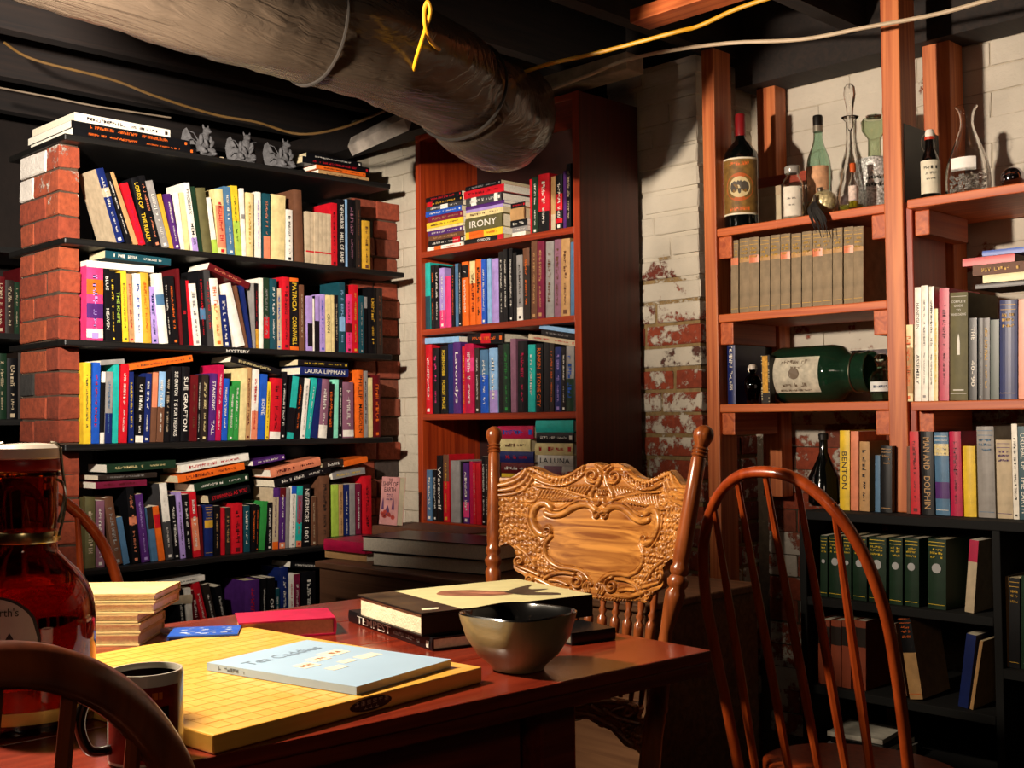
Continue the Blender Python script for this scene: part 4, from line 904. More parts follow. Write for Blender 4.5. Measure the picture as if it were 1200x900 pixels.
# big crackled mercury bottle
r = bottle_root('glass_bottle', 'wide silver-green mercury bottle with saucer-shaped glass top', 'bottle', 1026, 2.99)
hm = hz(1026, 133, 2.99)-ZB
MB().lathe([(.044,0),(.05,.006),(.05,hm*.5),(.046,hm*.545),(.019,hm*.56)], 44).build('silvered_body', mat('d4dac8', rough=.3, metal=.4, var=.7, scale=160, bump=1, bscale=140, coat=.6), r, smooth=True, local=True)
gl_vessel('glass_neck', [(.0185,hm*.56),(.017,hm*.75),(.033,hm*.83),(.036,hm*.92),(.03,hm*.95)], mat('dce8d4', rough=.03, var=0, trans=1), r, w=.002)
MB().lathe([(.008,hm*.93),(.02,hm*.95),(.022,hm*.98),(.004,hm)], 24).build('stopper', GL, r, smooth=True, local=True)
v, f = glyphs(.05, .012, 7); MB().add(curved(v, .05, FCB, hm*.34, .001), f).add(curved(v[::-1], .05, FCB, hm*.27, .001), f).build('lettering', mat('22261f', var=0), r, local=True)

# right bay: black book, swing-top bottle, carafe, silver ball
ZC = 1.6525
def stand_at(px0, px1, py, y, z, c, tc, title, d, label, **k):
    a0, a1 = bx(px0, y), bx(px1, y); h = hz(px0, py, y)-z
    r = book(Matrix.Translation((a0, y, z+.0006)), a1-a0, h, d, c, tc, title, **k); r['label'] = label; return r
stand_at(1053, 1061, 146, YF+.01, ZC, 'bk', 'bk', '', .2, 'large plain black book standing against the centre stud')
r = thing('swing_top_bottle', 'small dark swing-top bottle with a cream label beside the carafe', 'bottle', (bx(1091, 2.9), 2.9, ZC))
h = hz(1091, 152, 2.9)-ZC
MB().lathe([(.021,0),(.0245,.004),(.0245,h*.52),(.02,h*.62),(.0125,h*.72),(.0115,h*.86)], 32).build('glass_body', mat('0a0706', rough=.05, var=0, coat=1), r, smooth=True, local=True)
MB().lathe([(.013,h*.86),(.0135,h*.9)], 20).build('rubber_seal', mat('b83010', rough=.5, var=0), r, local=True)
MB().lathe([(.0115,h*.9),(.012,h*.95),(.009,h)], 20).build('stopper', mat('e8e0d4', rough=.3, var=0), r, smooth=True, local=True)
for s in (-1, 1): MB().tube(smooth_pts([(0, -.013*s*0, h*.95), (.016*s, -.004, h*.93), (.021*s, -.006, h*.82), (.013*s, -.004, h*.70)], 4), .0011, 6).build('wire_bail', mat('b0a898', rough=.25, metal=1, var=0), r, local=True, smooth=True)
label_patch('label', .0245, FCB-1.3, FCB+1.3, h*.1, h*.56, mat('dcd4bc', rough=.6), r)
for k_, zz in enumerate((.46, .38, .3)):
    v, f = glyphs(.034-.006*k_, .008-.002*k_, 6); MB().add(curved(v, .0245, FCB, h*zz, .0012), f).build('lettering', mat('3a3a30', var=0), r, local=True)
r = thing('carafe', 'clear glass carafe with flared lip holding glass beads', 'carafe', (bx(1135, 2.9), 2.9, ZC))
h = hz(1137, 124, 2.9)-ZC
prof = [(.04,0),(.053,.006),(.0555,h*.18),(.05,h*.36),(.032,h*.58),(.018,h*.76),(.0165,h*.85),(.02,h*.94),(.028,h)]
gl_vessel('glass_body', [(p.x, p.y) for p in [Vector((a, b, 0)) for a, b in smooth_pts([(a, b, 0) for a, b in prof], 3) and [(q_.x, q_.y) for q_ in smooth_pts([(a, b, 0) for a, b in prof], 3)]]], GL, r)
mb = MB(); R = random.Random(2)
for k in range(230):
    a, rr, zz = R.uniform(0, 2*pi), .046*sqrt(R.random()), R.uniform(.008, h*.24)
    c = (rr*cos(a), rr*sin(a), zz); s = .0042
    mb.add([(c[0]+s,c[1],c[2]),(c[0]-s,c[1],c[2]),(c[0],c[1]+s,c[2]),(c[0],c[1]-s,c[2]),(c[0],c[1],c[2]+s),(c[0],c[1],c[2]-s)], [(0,2,4),(2,1,4),(1,3,4),(3,0,4),(2,0,5),(1,2,5),(3,1,5),(0,3,5)])
o = mb.build('glass_beads', mat('f4f2ea', rough=.12, metal=.3, var=0, coat=1), r, local=True); o['kind'] = 'stuff'
label_patch('label', .052, FCB-.9, FCB+.3, h*.25, h*.40, mat('f0ece4', rough=.6), r, off=.0015)
ballthing('silver_ball', 'smoky silver glass ball at the right end of the bottle shelf', 1187, 2.9, ZC, .0285, mat('c0b8c0', rough=.08, metal=1.0, var=.1, scale=20), cap=False)

# middle pine shelf: green jar and small things
ZD = 1.1365
stand_at(849, 858, 394, YF+.03, ZD, 'nv', 'wh', '*', .16, 'dark navy book at the left end of the jar shelf')
stand_at(859, 880, 394, 3.02, ZD, 'bk', 'bk', '', .1, 'black book standing behind the skull bottle')
r = thing('skull_bottle', 'small amber skull-shaped bottle with a swing cap on the jar shelf', 'bottle', (bx(882, 2.89, 440), 2.89, ZD))
gl_vessel('glass_body', [(.014,0),(.018,.004),(.019,.016),(.022,.03),(.027,.048),(.026,.066),(.018,.08),(.009,.087),(.009,.104)], GLR, r, w=.0018)
MB().lathe([(.0145,.004),(.017,.016),(.02,.03),(.0235,.046)], 24).build('liquid', mat('4a0c06', rough=.1, var=0), r, smooth=True, local=True)
MB().lathe([(.0105,.1),(.011,.112),(.007,.116)], 16).build('stopper', mat('c8bcae', rough=.3, var=0), r, smooth=True, local=True)
for s in (-1, 1):
    MB().lathe([(.0062,0),(.005,.002)], 12, M=Matrix.Translation((.009*s*cos(FCB+pi/2)+.0235*cos(FCB), .009*s*sin(FCB+pi/2)+.0235*sin(FCB), .05)) @ Matrix.Rotation(FCB+pi/2, 4, 'Z') @ Matrix.Rotation(pi/2, 4, 'X')).build('eye_socket', mat('140604', rough=.3, var=0), r, local=True)
    MB().tube(smooth_pts([(0, 0, .116), (.013*s, 0, .112), (.015*s, 0, .1), (.009*s, 0, .09)], 3), .001, 5).build('wire_bail', mat('a09888', rough=.3, metal=1, var=0), r, local=True)
r = thing('candle_box', 'narrow yellow and black patterned box beside the green jar', 'box', (bx(900, 2.89, 440), 2.89, ZD))
MB().box((-.014, -.014, 0), (.014, .014, .14)).build('box_body', mat('1a140e', rough=.5), r, local=True, bevel=.001)
MB().box((-.009, -.0152, .03), (.009, -.0143, .137)).build('front_panel', mat('c8922c', rough=.6, var=.3, scale=120), r, local=True)
mb = MB(); R = random.Random(4)
for k in range(40):
    s = R.choice((-1, 1)); z_ = R.uniform(.004, .136); mb.box((s*.0115-.0016, -.0149, z_), (s*.0115+.0016, -.0142, z_+.002))
mb.build('ornament_border', mat('d8c89a', var=0), r, local=True)
# big green glass jar lying on its side
xj0, xj1 = bx(909, 2.97, 440), bx(1022, 2.97, 440); rj = .082
r = thing('glass_jar', 'big green glass jar lying on its side with a printed label', 'jar', (xj0, 2.975, ZD+rj+.001))
Lj = xj1-xj0
prof = [(.055,0),(.074,.008),(.082,.03),(.082,Lj*.62),(.076,Lj*.70),(.058,Lj*.76),(.054,Lj*.80),(.056,Lj*.93),(.06,Lj*.98),(.058,Lj)]
JM = Matrix.Rotation(pi/2, 4, 'Y')
gl_vessel('glass_body', prof, mat('3a6a4c', rough=.05, var=0, trans=.85), r, w=.003, M=JM, n=48)
mb = MB(); mb.lathe([(.05,.012),(.072,.02),(.074,Lj*.6),(.05,Lj*.7)], 40); mb.v = [tuple(JM @ Vector(v)) for v in mb.v]
mb.build('moss_fill', mat('22402c', rough=.35, var=.6, scale=90, bump=1, bscale=120), r, smooth=True, local=True)
mb = MB(); mb.tube([(Lj*.86, cos(2*pi*k/40)*.0575, sin(2*pi*k/40)*.0575) for k in range(41)], .0018, 6, cap=False); mb.build('wire_ring', mat('b0a894', rough=.3, metal=1, var=0), r, smooth=True, local=True)
mb = MB(); nseg = 10; a0, a1 = radians(-118), radians(-62); vs = []
for xx in (Lj*.1, Lj*.60):
    for k in range(nseg+1):
        a = radians(-40)+(radians(-100)-radians(-40))*0+k/nseg*0; b_ = radians(35)-radians(75)*k/nseg
        vs.append((xx, -cos(b_)*.0832, sin(b_)*.0832))
mb.add(vs, [(k, k+1, nseg+2+k, nseg+1+k) for k in range(nseg)]); mb.build('label', mat('b8b09c', rough=.7, var=.25, scale=60), r, smooth=True, local=True)
mb = MB()
for b_, hh, w_ in ((24, .012, .085), (12, .008, .06), (-22, .012, .08), (-34, .006, .1)):
    v, f = glyphs(w_, hh, int(w_/.009)); bb = radians(b_)
    mb.add([(Lj*.35+x, -cos(bb+y/.083)*.0838, sin(bb+y/.083)*.0838) for x, y, z in v], f)
v = [(Lj*.35+.018*cos(k*pi/8), 0, .016*sin(k*pi/8)) for k in range(16)]
mb.add([(x, -cos(z/.083)*.0838, z) for x, y, z in v], [tuple(range(16))]); mb.build('lettering', mat('6a5a48', var=0), r, local=True)
# framed picture card and little jar at the right
r = thing('picture_card', 'small landscape card propped behind the neck of the green jar', 'card', (bx(1013, 3.1, 430), 3.1, ZD))
MB().box((-.075, 0, .0), (.075, .004, .155)).build('card', mat('c8c0b0', rough=.6), r, local=True)
MB().box((-.072, -.001, .06), (.072, -.0002, .152)).build('printed_scene', mat('4a3c40', rough=.5, var=.7, scale=30), r, local=True)
r = thing('glass_jar', 'small stoppered jar with a white label at the right end of the jar shelf', 'jar', (bx(1033, 2.9, 440), 2.9, ZD))
gl_vessel('glass_body', [(.029,0),(.032,.004),(.032,.062),(.024,.078),(.013,.084),(.013,.095)], GLG, r)
MB().lathe([(.0115,.088),(.012,.096),(.018,.104),(.02,.116),(.012,.126),(.002,.128)], 20).build('stopper', GLG, r, smooth=True, local=True)
MB().lathe([(.029,.005),(.0295,.022)], 24).build('seed_fill', mat('4a4028', rough=.8, var=.5, scale=150), r, local=True)
label_patch('label', .032, FCB-1.1, FCB+1.1, .026, .052, mat('d8d8d4', rough=.6), r)
v, f = glyphs(.045, .007, 9); MB().add(curved(v, .032, FCB, .039, .0012), f).build('lettering', mat('2a3a5a', var=0), r, local=True)
# black glossy flask on the lower left bay, and dark odds behind the windsor chair
r = thing('black_flask', 'glossy black slanting bottle left of the yellow book', 'bottle', (bx(966, 2.95, 570), 2.95, .8455))
MB().lathe([(.035,0),(.045,.01),(.044,.08),(.02,.13),(.012,.15),(.012,.19)], 28).build('glass_body', GLD, r, smooth=True, local=True)
MB().lathe([(.0135,.185),(.0145,.2),(.012,.205)], 16).build('stopper', mat('1c1a18', rough=.4), r, local=True)
# low dark crate with pale lid edge behind the windsor chair

# ------------------------------------------------------------ chest with its pile of books
CHM = wood('chest_wood', '5c3c28', '7e583c', rough=.5, axis=0, bump=.2)
ch = thing('chest', 'long low brown chest standing in front of the red bookcase', 'chest', (-2.33, 2.33, 0))
MB().box((-2.975, 2.1, .02), (-1.70, 2.56, .652)).build('chest_body', CHM, ch, bevel=.004)
MB().box((-2.985, 2.09, .6525), (-1.69, 2.565, .672)).build('lid', CHM, ch, bevel=.004)
for x in (-2.85, -1.83):
    MB().box((x-.03, 2.093, .5), (x+.03, 2.0995, .57)).build('hasp', mat('5a4a30', rough=.4, metal=.8), ch)
ZE = .6725
def flatpx(px0, px1, y, z, t, dd, c, tc, title, label, rot=0, **k):
    a0, a1 = at(px0, 660, 'y', y).x, at(px1, 660, 'y', y).x
    return flat(a0, y, z, a1-a0, dd, t-.0008, rot, c, tc, title, label, **k)
def pagepile(px0, px1, y, z, t, D, rot, page, label):
    a0, a1 = at(px0, 660, 'y', y).x, at(px1, 660, 'y', y).x
    return flat_box_book(label, (a0, y), rot, a1-a0, D, z, t, 'bk', page, 'far')
PAGEPILES = [(436, 550, 2.13, ZE+.0006, .040, .19,   .16, 'd4c8b0', 'thick book with grey page edges at the bottom of the chest pile'), (424, 556, 2.12, ZE+.0416, .045, .2, .13, 'd8ccb4', 'thick black-covered book on top of the chest pile')]
flatpx(381, 425, 2.16, ZE+.0006, .025, .16, 'tn', 'br', '', 'tan book under the small red one on the chest', .08)
flatpx(380, 425, 2.15, ZE+.0265, .034, .17, 'cm', 'dr', '', 'small crimson book lying at the left end of the chest', .05, page='a81828')
flatpx(368, 398, 2.36, ZE+.0006, .03, .15, 'bk', 'gy', '*', 'black book with grey print behind the crimson one on the chest', .1)
flatpx(440, 505, 2.40, ZE+.0006, .035, .16, 'dk', 'br', '*', 'dark book under the upright paperback on the chest')
flatpx(437, 548, 2.395, ZE+.0366, .045, .17, 'br', 'dk', '*', 'wide brown-spined book supporting the upright paperback')
# paperback standing face out
h = .158; w = .094; yS = 2.42
xs0 = at(444, 620, 'y', yS).x
M = Matrix.Translation((xs0, yS, ZE+.0836)) @ Matrix.Rotation(radians(-6), 4, 'X')
sp = thing('book', 'pink paperback titled Ships of Earth standing face out on a pile', 'book', M=M)
MB().box((0, 0, 0), (w, .0008, h)).box((0, .024, 0), (w, .0248, h)).box((0, .0008, 0), (.0008, .024, h)).build('cover', mat('c48a84', rough=.4, var=.2, scale=20), sp, local=True)
MB().box((.001, .001, .001), (w-.001, .0238, h-.001)).build('page_block', mat('d8cca8', rough=.9), sp, local=True)
I = Matrix(((1,0,0,0),(0,0,-1,0),(0,1,0,0),(0,0,0,1)))
dkm = mat('2a1418', var=0)
for s_, l_, hh, zz in (('THE', .02, .009, .148), ('SHIPS OF', .078, .016, .134), ('EARTH', .06, .015, .116)):
    text(s_, l_, hh, Matrix.Translation((w/2, -.0008, zz)) @ I, dkm, sp)
mb = MB()
for k, zz in enumerate((.1, .092, .084)):
    v, f = glyphs(.034, .0055, 8); mb.add(v, f, Matrix.Translation((w/2, -.0007, zz)) @ I)
mb.build('lettering', mat('4a3a5a', var=0), sp, local=True)
mb = MB()
for x_, z0, ww, hh in ((.014, .05, .007, .04), (.068, .05, .007, .04), (.04, .03, .014, .035)): mb.add([(x_-ww, -.0006, z0), (x_+ww, -.0006, z0), (x_+ww*.6, -.0006, z0+hh*.6), (x_, -.0006, z0+hh), (x_-ww*.6, -.0006, z0+hh*.6)], [(0,1,2,3,4)])
mb.build('cover_towers', mat('5a3a5c', var=0), sp, local=True)
mb = MB(); R = random.Random(3)
for k in range(7):
    cx, cz, s = R.uniform(.012, w-.012), R.uniform(.01, .042), R.uniform(.007, .013)
    mb.add([(cx+s*cos(a*pi/4), -.0007, cz+s*.7*sin(a*pi/4)) for a in range(8)], [tuple(range(8))])
mb.build('cover_figures', mat('a03a30', var=.3), sp, local=True)

# ------------------------------------------------------------ table
TM = wood('table_top_red', '5c1a0e', '842c18', rough=.27, axis=1, scale=7, bump=.12, coat=.25)
TMO = wood('table_top_end', 'a84c1c', 'c86a2c', rough=.3, axis=1, scale=7, bump=.12, coat=.2)
ta = thing('table', 'red-stained wooden table with a worn plank top', 'table', (-1.42, .6, 0), radians(-0.0))
TR = Matrix.Translation((-1.043, 1.447, 0)) @ Matrix.Rotation(radians(-4.0), 4, 'Z')
def tb(mb): 
    mb.v = [tuple(TR @ Vector(v)) for v in mb.v]; return mb
TW = .81; xs_ = [0, -.20, -.405, -.61, -TW]
for i in range(4):
    tb(MB().box((xs_[i+1]+.0006, -1.6, .732), (xs_[i]-.0006, 0, .75))).build('top_plank', TM, ta, bevel=.0022)
for a, b_ in (((-.005, -1.59, .712), (-.022, -.005, .7315)), ((-TW+.005, -1.59, .712), (-TW+.022, -.005, .7315)), ((-TW+.023, -.022, .712), (-.023, -.005, .7315))):
    tb(MB().box((min(a[0], b_[0]), a[1], a[2]), (max(a[0], b_[0]), b_[1], b_[2]))).build('edge_molding', TM, ta, bevel=.002)
for y0, y1 in ((-.32, -.30), (-1.54, -1.52)):
    tb(MB().box((-TW+.11, y0, .60), (-.11, y1, .7318))).build('apron', TM, ta, bevel=.002)
for x0 in (-.09, -TW+.07): tb(MB().box((x0, -1.52, .60), (x0+.02, -.321, .7318))).build('apron', TM, ta, bevel=.002)
for x0, y0 in ((-.115, -.30), (-TW+.05, -.30), (-.115, -1.585), (-TW+.05, -1.585)):
    tb(MB().box((x0, y0, 0), (x0+.065, y0+.065, .7116 if False else .7318))).build('leg', TM, ta, bevel=.004)

# ------------------------------------------------------------ things on the table
ZT = .7505
# go board
GP = [at(250, 861, 'z', .7715), at(565, 781, 'z', .7715), at(343, 728, 'z', .7715), at(105, 768, 'z', .7715)]
gx = Vector((-1.075, .612, 0)); gdir = (GP[1]-GP[0]).normalized(); ga = atan2(gdir.y, gdir.x)
gL = (GP[1]-GP[0]).length; gW = ((GP[2]-GP[1]).length+(GP[3]-GP[0]).length)/2
gb = thing('go_board', 'yellow wooden go board with a fine line grid', 'game board', M=Matrix.Translation((GP[0].x, GP[0].y, ZT)) @ Matrix.Rotation(ga, 4, 'Z'))
GBM = wood('go_board_wood', 'e2a440', 'ecb654', rough=.28, axis=1, scale=5, coat=.3, bump=.04)
MB().box((0, 0, 0), (gL, gW, .0205)).build('board_body', GBM, gb, local=True, bevel=.002)
mb = MB(); mgx, mgy = .02, .02
for k in range(19):
    x = mgx+(gL-2*mgx)*k/18; mb.box((x-.00035, mgy, .0206), (x+.00035, gW-mgy, .0208))
    y = mgy+(gW-2*mgy)*k/18; mb.box((mgx, y-.00035, .0206), (gL-mgx, y+.00035, .02085))
for i in (3, 9, 15):
    for j in (3, 9, 15):
        mb.lathe([(.002, .0206), (.002, .0210)], 10, (mgx+(gL-2*mgx)*i/18, mgy+(gW-2*mgy)*j/18, 0))
mb.build('grid_lines', mat('cc9646', var=0), gb, local=True)
sx = (at(427, 822, 'z', .7605)-GP[0]).length*.98
mb = MB(); mb.add([(sx+.034*cos(a*pi/12), -.0006, .0105+.0080*sin(a*pi/12)) for a in range(24)], [tuple(range(24))]); mb.build('side_stamp', mat('101014', rough=.4, var=0), gb, local=True)
mb = MB(); R = random.Random(11)
for k in range(6):
    x = sx-.026+k*.0095
    for j in range(4): 
        if R.random() < .8: mb.add([(x, 0, .0185+j*.0019), (x+.0065, 0, .0185+j*.0019), (x+.0065, 0, .0192+j*.0019), (x, 0, .0192+j*.0019)], [(0,1,2,3)])
    mb.add([(x+.0028, 0, .018), (x+.0036, 0, .018), (x+.0036, 0, .0255), (x+.0028, 0, .0255)], [(0,1,2,3)])
for k in range(3):
    x = sx-.012+k*.009; mb.add([(x, 0, .0115), (x+.006, 0, .0115), (x+.006, 0, .0125), (x, 0, .0125)], [(0,1,2,3)]); mb.add([(x+.0025, 0, .0112), (x+.0033, 0, .0112), (x+.0033, 0, .0155), (x+.0025, 0, .0155)], [(0,1,2,3)])
mb.v = [(x, -.0011, .0105+(z-.018)*.75) for x, y, z in mb.v]; mb.build('stamp_characters', mat('b8a890', var=0), gb, local=True)
# tea booklet
TB = [at(418, 804, 'z', .7825), at(529, 772, 'z', .7825), at(385, 741, 'z', .7825), at(277, 769, 'z', .7825)]
td = (TB[1]-TB[0]).normalized(); a = atan2(td.y, td.x); tL = (TB[1]-TB[0]).length; tW = (TB[3]-TB[0]).length
tbk = thing('booklet', 'pale blue square booklet titled Tea Caddies on the go board', 'book', M=Matrix.Translation((TB[0].x, TB[0].y, ZT+.0213)) @ Matrix.Rotation(a, 4, 'Z'))
LBM = mat('9fbcd6', rough=.35, var=.05, scale=8)
MB().box((0, 0, 0), (tL, tW, .0005)).box((0, 0, .0095), (tL, tW, .01)).box((-.0006, 0, 0), (0, tW, .01)).build('cover', LBM, tbk, local=True)
MB().box((.0002, .0004, .0006), (tL-.0008, tW-.0004, .0094)).build('page_block', mat('d8c4a8', rough=.85), tbk, local=True)
# reading direction: title along the far edge, read from the chair at the right -> runs along +local x? place as photographed
Tm = Matrix.Rotation(-pi/2+pi/2, 4, 'Z')
text('Tea Caddies', tW*.62*1.0, .024, Matrix.Translation((tL*.14+.0, tW*.55, .0104)) @ Matrix.Rotation(pi/2, 4, 'Z') @ Matrix.Rotation(pi, 4, 'Z') @ Matrix.Identity(4), mat('7c8c9c', var=0), tbk) if False else text('Tea Caddies', tL*.72, .022, Matrix.Translation((tL*.46, tW*.80, .0104)), mat('76889c', var=0), tbk)
for (cx, cy, sx_, sy_) in ((.30,.52,.15,.10),(.50,.58,.16,.09),(.72,.62,.22,.10),(.36,.36,.15,.07),(.56,.42,.13,.06),(.78,.42,.2,.08)):
    MB().box((tL*(cx-sx_/2), tW*(cy-sy_/2), .0101), (tL*(cx+sx_/2), tW*(cy+sy_/2), .0104)).build('cover_picture', mat('e0d4c0', rough=.5, var=.15, scale=120), tbk, local=True)
mb = MB()
for (cx, cy, w_) in ((.30,.52,.022),(.50,.58,.024),(.72,.62,.026)):
    v, f = glyphs(w_, .010, 4); mb.add(v, f, Matrix.Translation((tL*cx, tW*cy, .0106)))
mb.build('picture_detail', mat('a8643c', var=0), tbk, local=True)
v, f = glyphs(.05, .005, 9); MB().add(v, f, Matrix.Translation((-.0008, tW*.82, .005)) @ Matrix(((0,0,-1,0),(-1,0,0,0),(0,1,0,0),(0,0,0,1)))).build('spine_print', mat('5a6a7a', var=0), tbk, local=True)

def flat_on_table(name, corner_px, z, along_px, t, depth, c, label, top=None, cat='book', tc='wh', title=''):
    """lying book with its spine between two pixels on the table plane"""
    p0, p1 = at(*corner_px, 'z', z), at(*along_px, 'z', z); d = p1-p0; a = atan2(d.y, d.x)
    M = Matrix.Translation((p0.x, p0.y, z)) @ Matrix.Rotation(a, 4, 'Z') @ Matrix.Translation((d.length, 0, 0)) @ Matrix.Rotation(-pi/2, 4, 'Y')
    r = book(M, t, d.length, depth, c, tc, title); r['label'] = label; return r, a, p0, d.length
# red book behind the board: fore edge toward camera, spine on the far side
def flat_box_book(label, p0, ang, L, D, z, t, c, page, spine_side, toptext=None):
    """corner p0, length L along ang, depth D to its left; spine_side 'near','far','left','right'"""
    M0 = Matrix.Translation((p0[0], p0[1], z)) @ Matrix.Rotation(ang, 4, 'Z')
    if spine_side == 'near': M = M0 @ Matrix.Translation((L, 0, 0)) @ Matrix.Rotation(-pi/2, 4, 'Y'); h, d = L, D
    elif spine_side == 'far': M = M0 @ Matrix.Translation((0, D, 0)) @ Matrix.Rotation(pi, 4, 'Z') @ Matrix.Rotation(-pi/2, 4, 'Y'); h, d = L, D
    elif spine_side == 'left': M = M0 @ Matrix.Rotation(-pi/2, 4, 'Z') @ Matrix.Rotation(-pi/2, 4, 'Y'); h, d = D, L
    else: M = M0 @ Matrix.Translation((L, D, 0)) @ Matrix.Rotation(pi/2, 4, 'Z') @ Matrix.Rotation(-pi/2, 4, 'Y'); h, d = D, L
    r = book(M, t, h, d, c, 'wh', '', hard=True, page=page); r['label'] = label; return r, M0
p = at(270, 738, 'z', ZT); 
for q_ in PAGEPILES: pagepile(*q_)
rbk, M0 = flat_box_book('worn crimson cloth book lying behind the go board', (-1.645, 1.005), radians(62), .155, .105, ZT, .028, 'cm', 'c89a78', 'right')
rbk, M0 = rbk, M0
# small blue paperback pair
r1, _ = flat_box_book('small book with cream edges under the blue paperback', (-1.64, .885), radians(50), .10, .075, ZT, .0135, 'br', 'b89060', 'left')
r1, _ = flat_box_book('small shiny blue patterned paperback beside the crimson book', (-1.645, .88), radians(54), .105, .078, ZT+.014, .010, 'bl', '2a3a80', 'left')
mb = MB(); R = random.Random(8)
for k in range(26):
    x, y, s = R.uniform(.012, .092), R.uniform(.01, .068), R.uniform(.002, .007)
    mb.add([(x-s, y-s*.4, .0104), (x+s, y-s*.5, .0104), (x+s*.6, y+s*.5, .0104), (x-s*.5, y+s*.4, .0104)], [(0,1,2,3)])
mb.v = [tuple(Matrix.Translation((-1.645, .88, ZT+.014)) @ Matrix.Rotation(radians(54), 4, 'Z') @ Vector(v)) for v in mb.v]
mb.build('cover_pattern', mat('b8c4e0', rough=.3, var=.3), r1)
p0 = at(190, 742, 'z', ZT); p1 = at(222, 748, 'z', ZT)
r = thing('pen', 'lavender-white pen lying in front of the blue paperback', 'pen', (p0.x, p0.y, ZT+.0045))
MB().tube([(p0.x, p0.y, ZT+.0045), (p1.x, p1.y, ZT+.0045)], .0042, 10).build('pen_barrel', mat('b0a8d0', rough=.3, var=0), r, smooth=True)
MB().tube([(p1.x, p1.y, ZT+.0045), tuple(Vector((p1.x, p1.y, ZT+.0045))+(p1-p0).normalized()*.01)], [.004, .001], 10).build('pen_tip', mat('8a8a90', rough=.3, metal=.8, var=0), r, smooth=True)
# Tempest and the art book on top, dark book underneath
P0 = at(409, 728, 'z', ZT); P1 = at(507, 763, 'z', ZT); d = P1-P0; a = atan2(d.y, d.x)
M = Matrix.Translation((P0.x, P0.y, ZT)) @ Matrix.Rotation(a, 4, 'Z') @ Matrix.Translation((d.length, 0, 0)) @ Matrix.Rotation(-pi/2, 4, 'Y')
te = book(M, .0195, d.length, .25, 'bk', 'wh', '', hard=True); te['label'] = 'black hardcover titled Tempest at the bottom of the table stack'
Bm = Matrix(((0, 1, 0, 0), (0, 0, -1, 0), (-1, 0, 0, 0), (0, 0, 0, 1)))
text('TEMPEST', d.length*.42, .0125, Matrix.Translation((.0098, -.0026, d.length*.66)) @ Bm, mat('d8d4c8', var=0), te)
v, f = glyphs(d.length*.3, .006, 16); MB().add(v, f, Matrix.Translation((.0098, -.0026, d.length*.27)) @ Bm).build('lettering', mat('8a8a88', var=0), te, local=True)
MB().box((.004, -.003, .008), (.014, -.0025, .016)).build('publisher_mark', mat('c8c4b8', var=0), te, local=True)
# art book: front-left edge shows pages
za = ZT+.0201; ta_ = .036
Q = [at(418, 697, 'z', za+ta_), at(494, 719, 'z', za+ta_), at(674, 697, 'z', za+ta_), at(592, 676, 'z', za+ta_)]
e1 = (Q[1]-Q[0]); L1 = e1.length; a1_ = atan2(e1.y, e1.x); D1 = (Q[3]-Q[0]).length
ab = thing('book', 'thick art book with a cream cover picture under the bowl side', 'book', M=Matrix.Translation((Q[0].x, Q[0].y, za)) @ Matrix.Rotation(a1_, 4, 'Z'))
ab['label'] = 'thick art book with a cream pictorial cover on the table stack'
D1 = min(D1, .33)
MB().box((0, 0, 0), (L1, D1, .003)).box((0, 0, ta_-.003), (L1, D1, ta_)).box((L1-.003, 0, .003), (L1, D1, ta_-.003)).build('cover', mat('14110f', rough=.4, var=.3), ab, local=True, bevel=.001)
MB().box((.006, .005, .0032), (L1-.0035, D1-.005, ta_-.0032)).build('page_block', mat('e0ceb0', rough=.85, bump=.5, bscale=300), ab, local=True)
MB().box((0.001, D1*.22, ta_+.0001), (L1, D1, ta_+.0005)).build('cover_panel', mat('ccc492', rough=.5, var=.06), ab, local=True)
MB().box((0.001, .001, ta_+.0001), (L1, D1*.22, ta_+.0004)).build('cover_band', mat('3a2c1c', rough=.4, var=.6, scale=25), ab, local=True)
def blobpoly(pts, z, m, nm): 
    P = smooth_pts([(x*L1, y*D1, z) for x, y in pts+[pts[0]]], 4)[:-1]
    MB().add([tuple(q_) for q_ in P], [tuple(range(len(P)))]).build(nm, m, ab, local=True)
blobpoly([(.22,.42),(.35,.34),(.5,.40),(.62,.52),(.66,.66),(.55,.70),(.42,.62),(.3,.56)], ta_+.0008, mat('8a5a44', rough=.5, var=.4, scale=30), 'cover_figure')
blobpoly([(.42,.5),(.55,.55),(.6,.66),(.5,.62)], ta_+.0010, mat('b87a60', rough=.5, var=.3, scale=30), 'cover_figure')
blobpoly([(.55,.66),(.42,.80),(.34,.94),(.46,.86),(.54,.84),(.6,.92),(.66,.80),(.80,.88),(.88,.84),(.74,.70)], ta_+.0009, mat('3a3028', rough=.5, var=.4, scale=30), 'cover_wings')
MB().add([(L1*.84, D1*.06, ta_+.0007), (L1*.9, D1*.04, ta_+.0007), (L1*.92, D1*.12, ta_+.0007), (L1*.86, D1*.15, ta_+.0007)], [(0,1,2,3)]).build('price_sticker', mat('d8d0b0', var=0), ab, local=True)
p = at(650, 738, 'z', ZT)
u2, _ = flat_box_book('black book at the back right of the table stack', (-1.31, 1.35), radians(-12), .09, .085, ZT, .0185, 'bk', '6a6458', 'right')

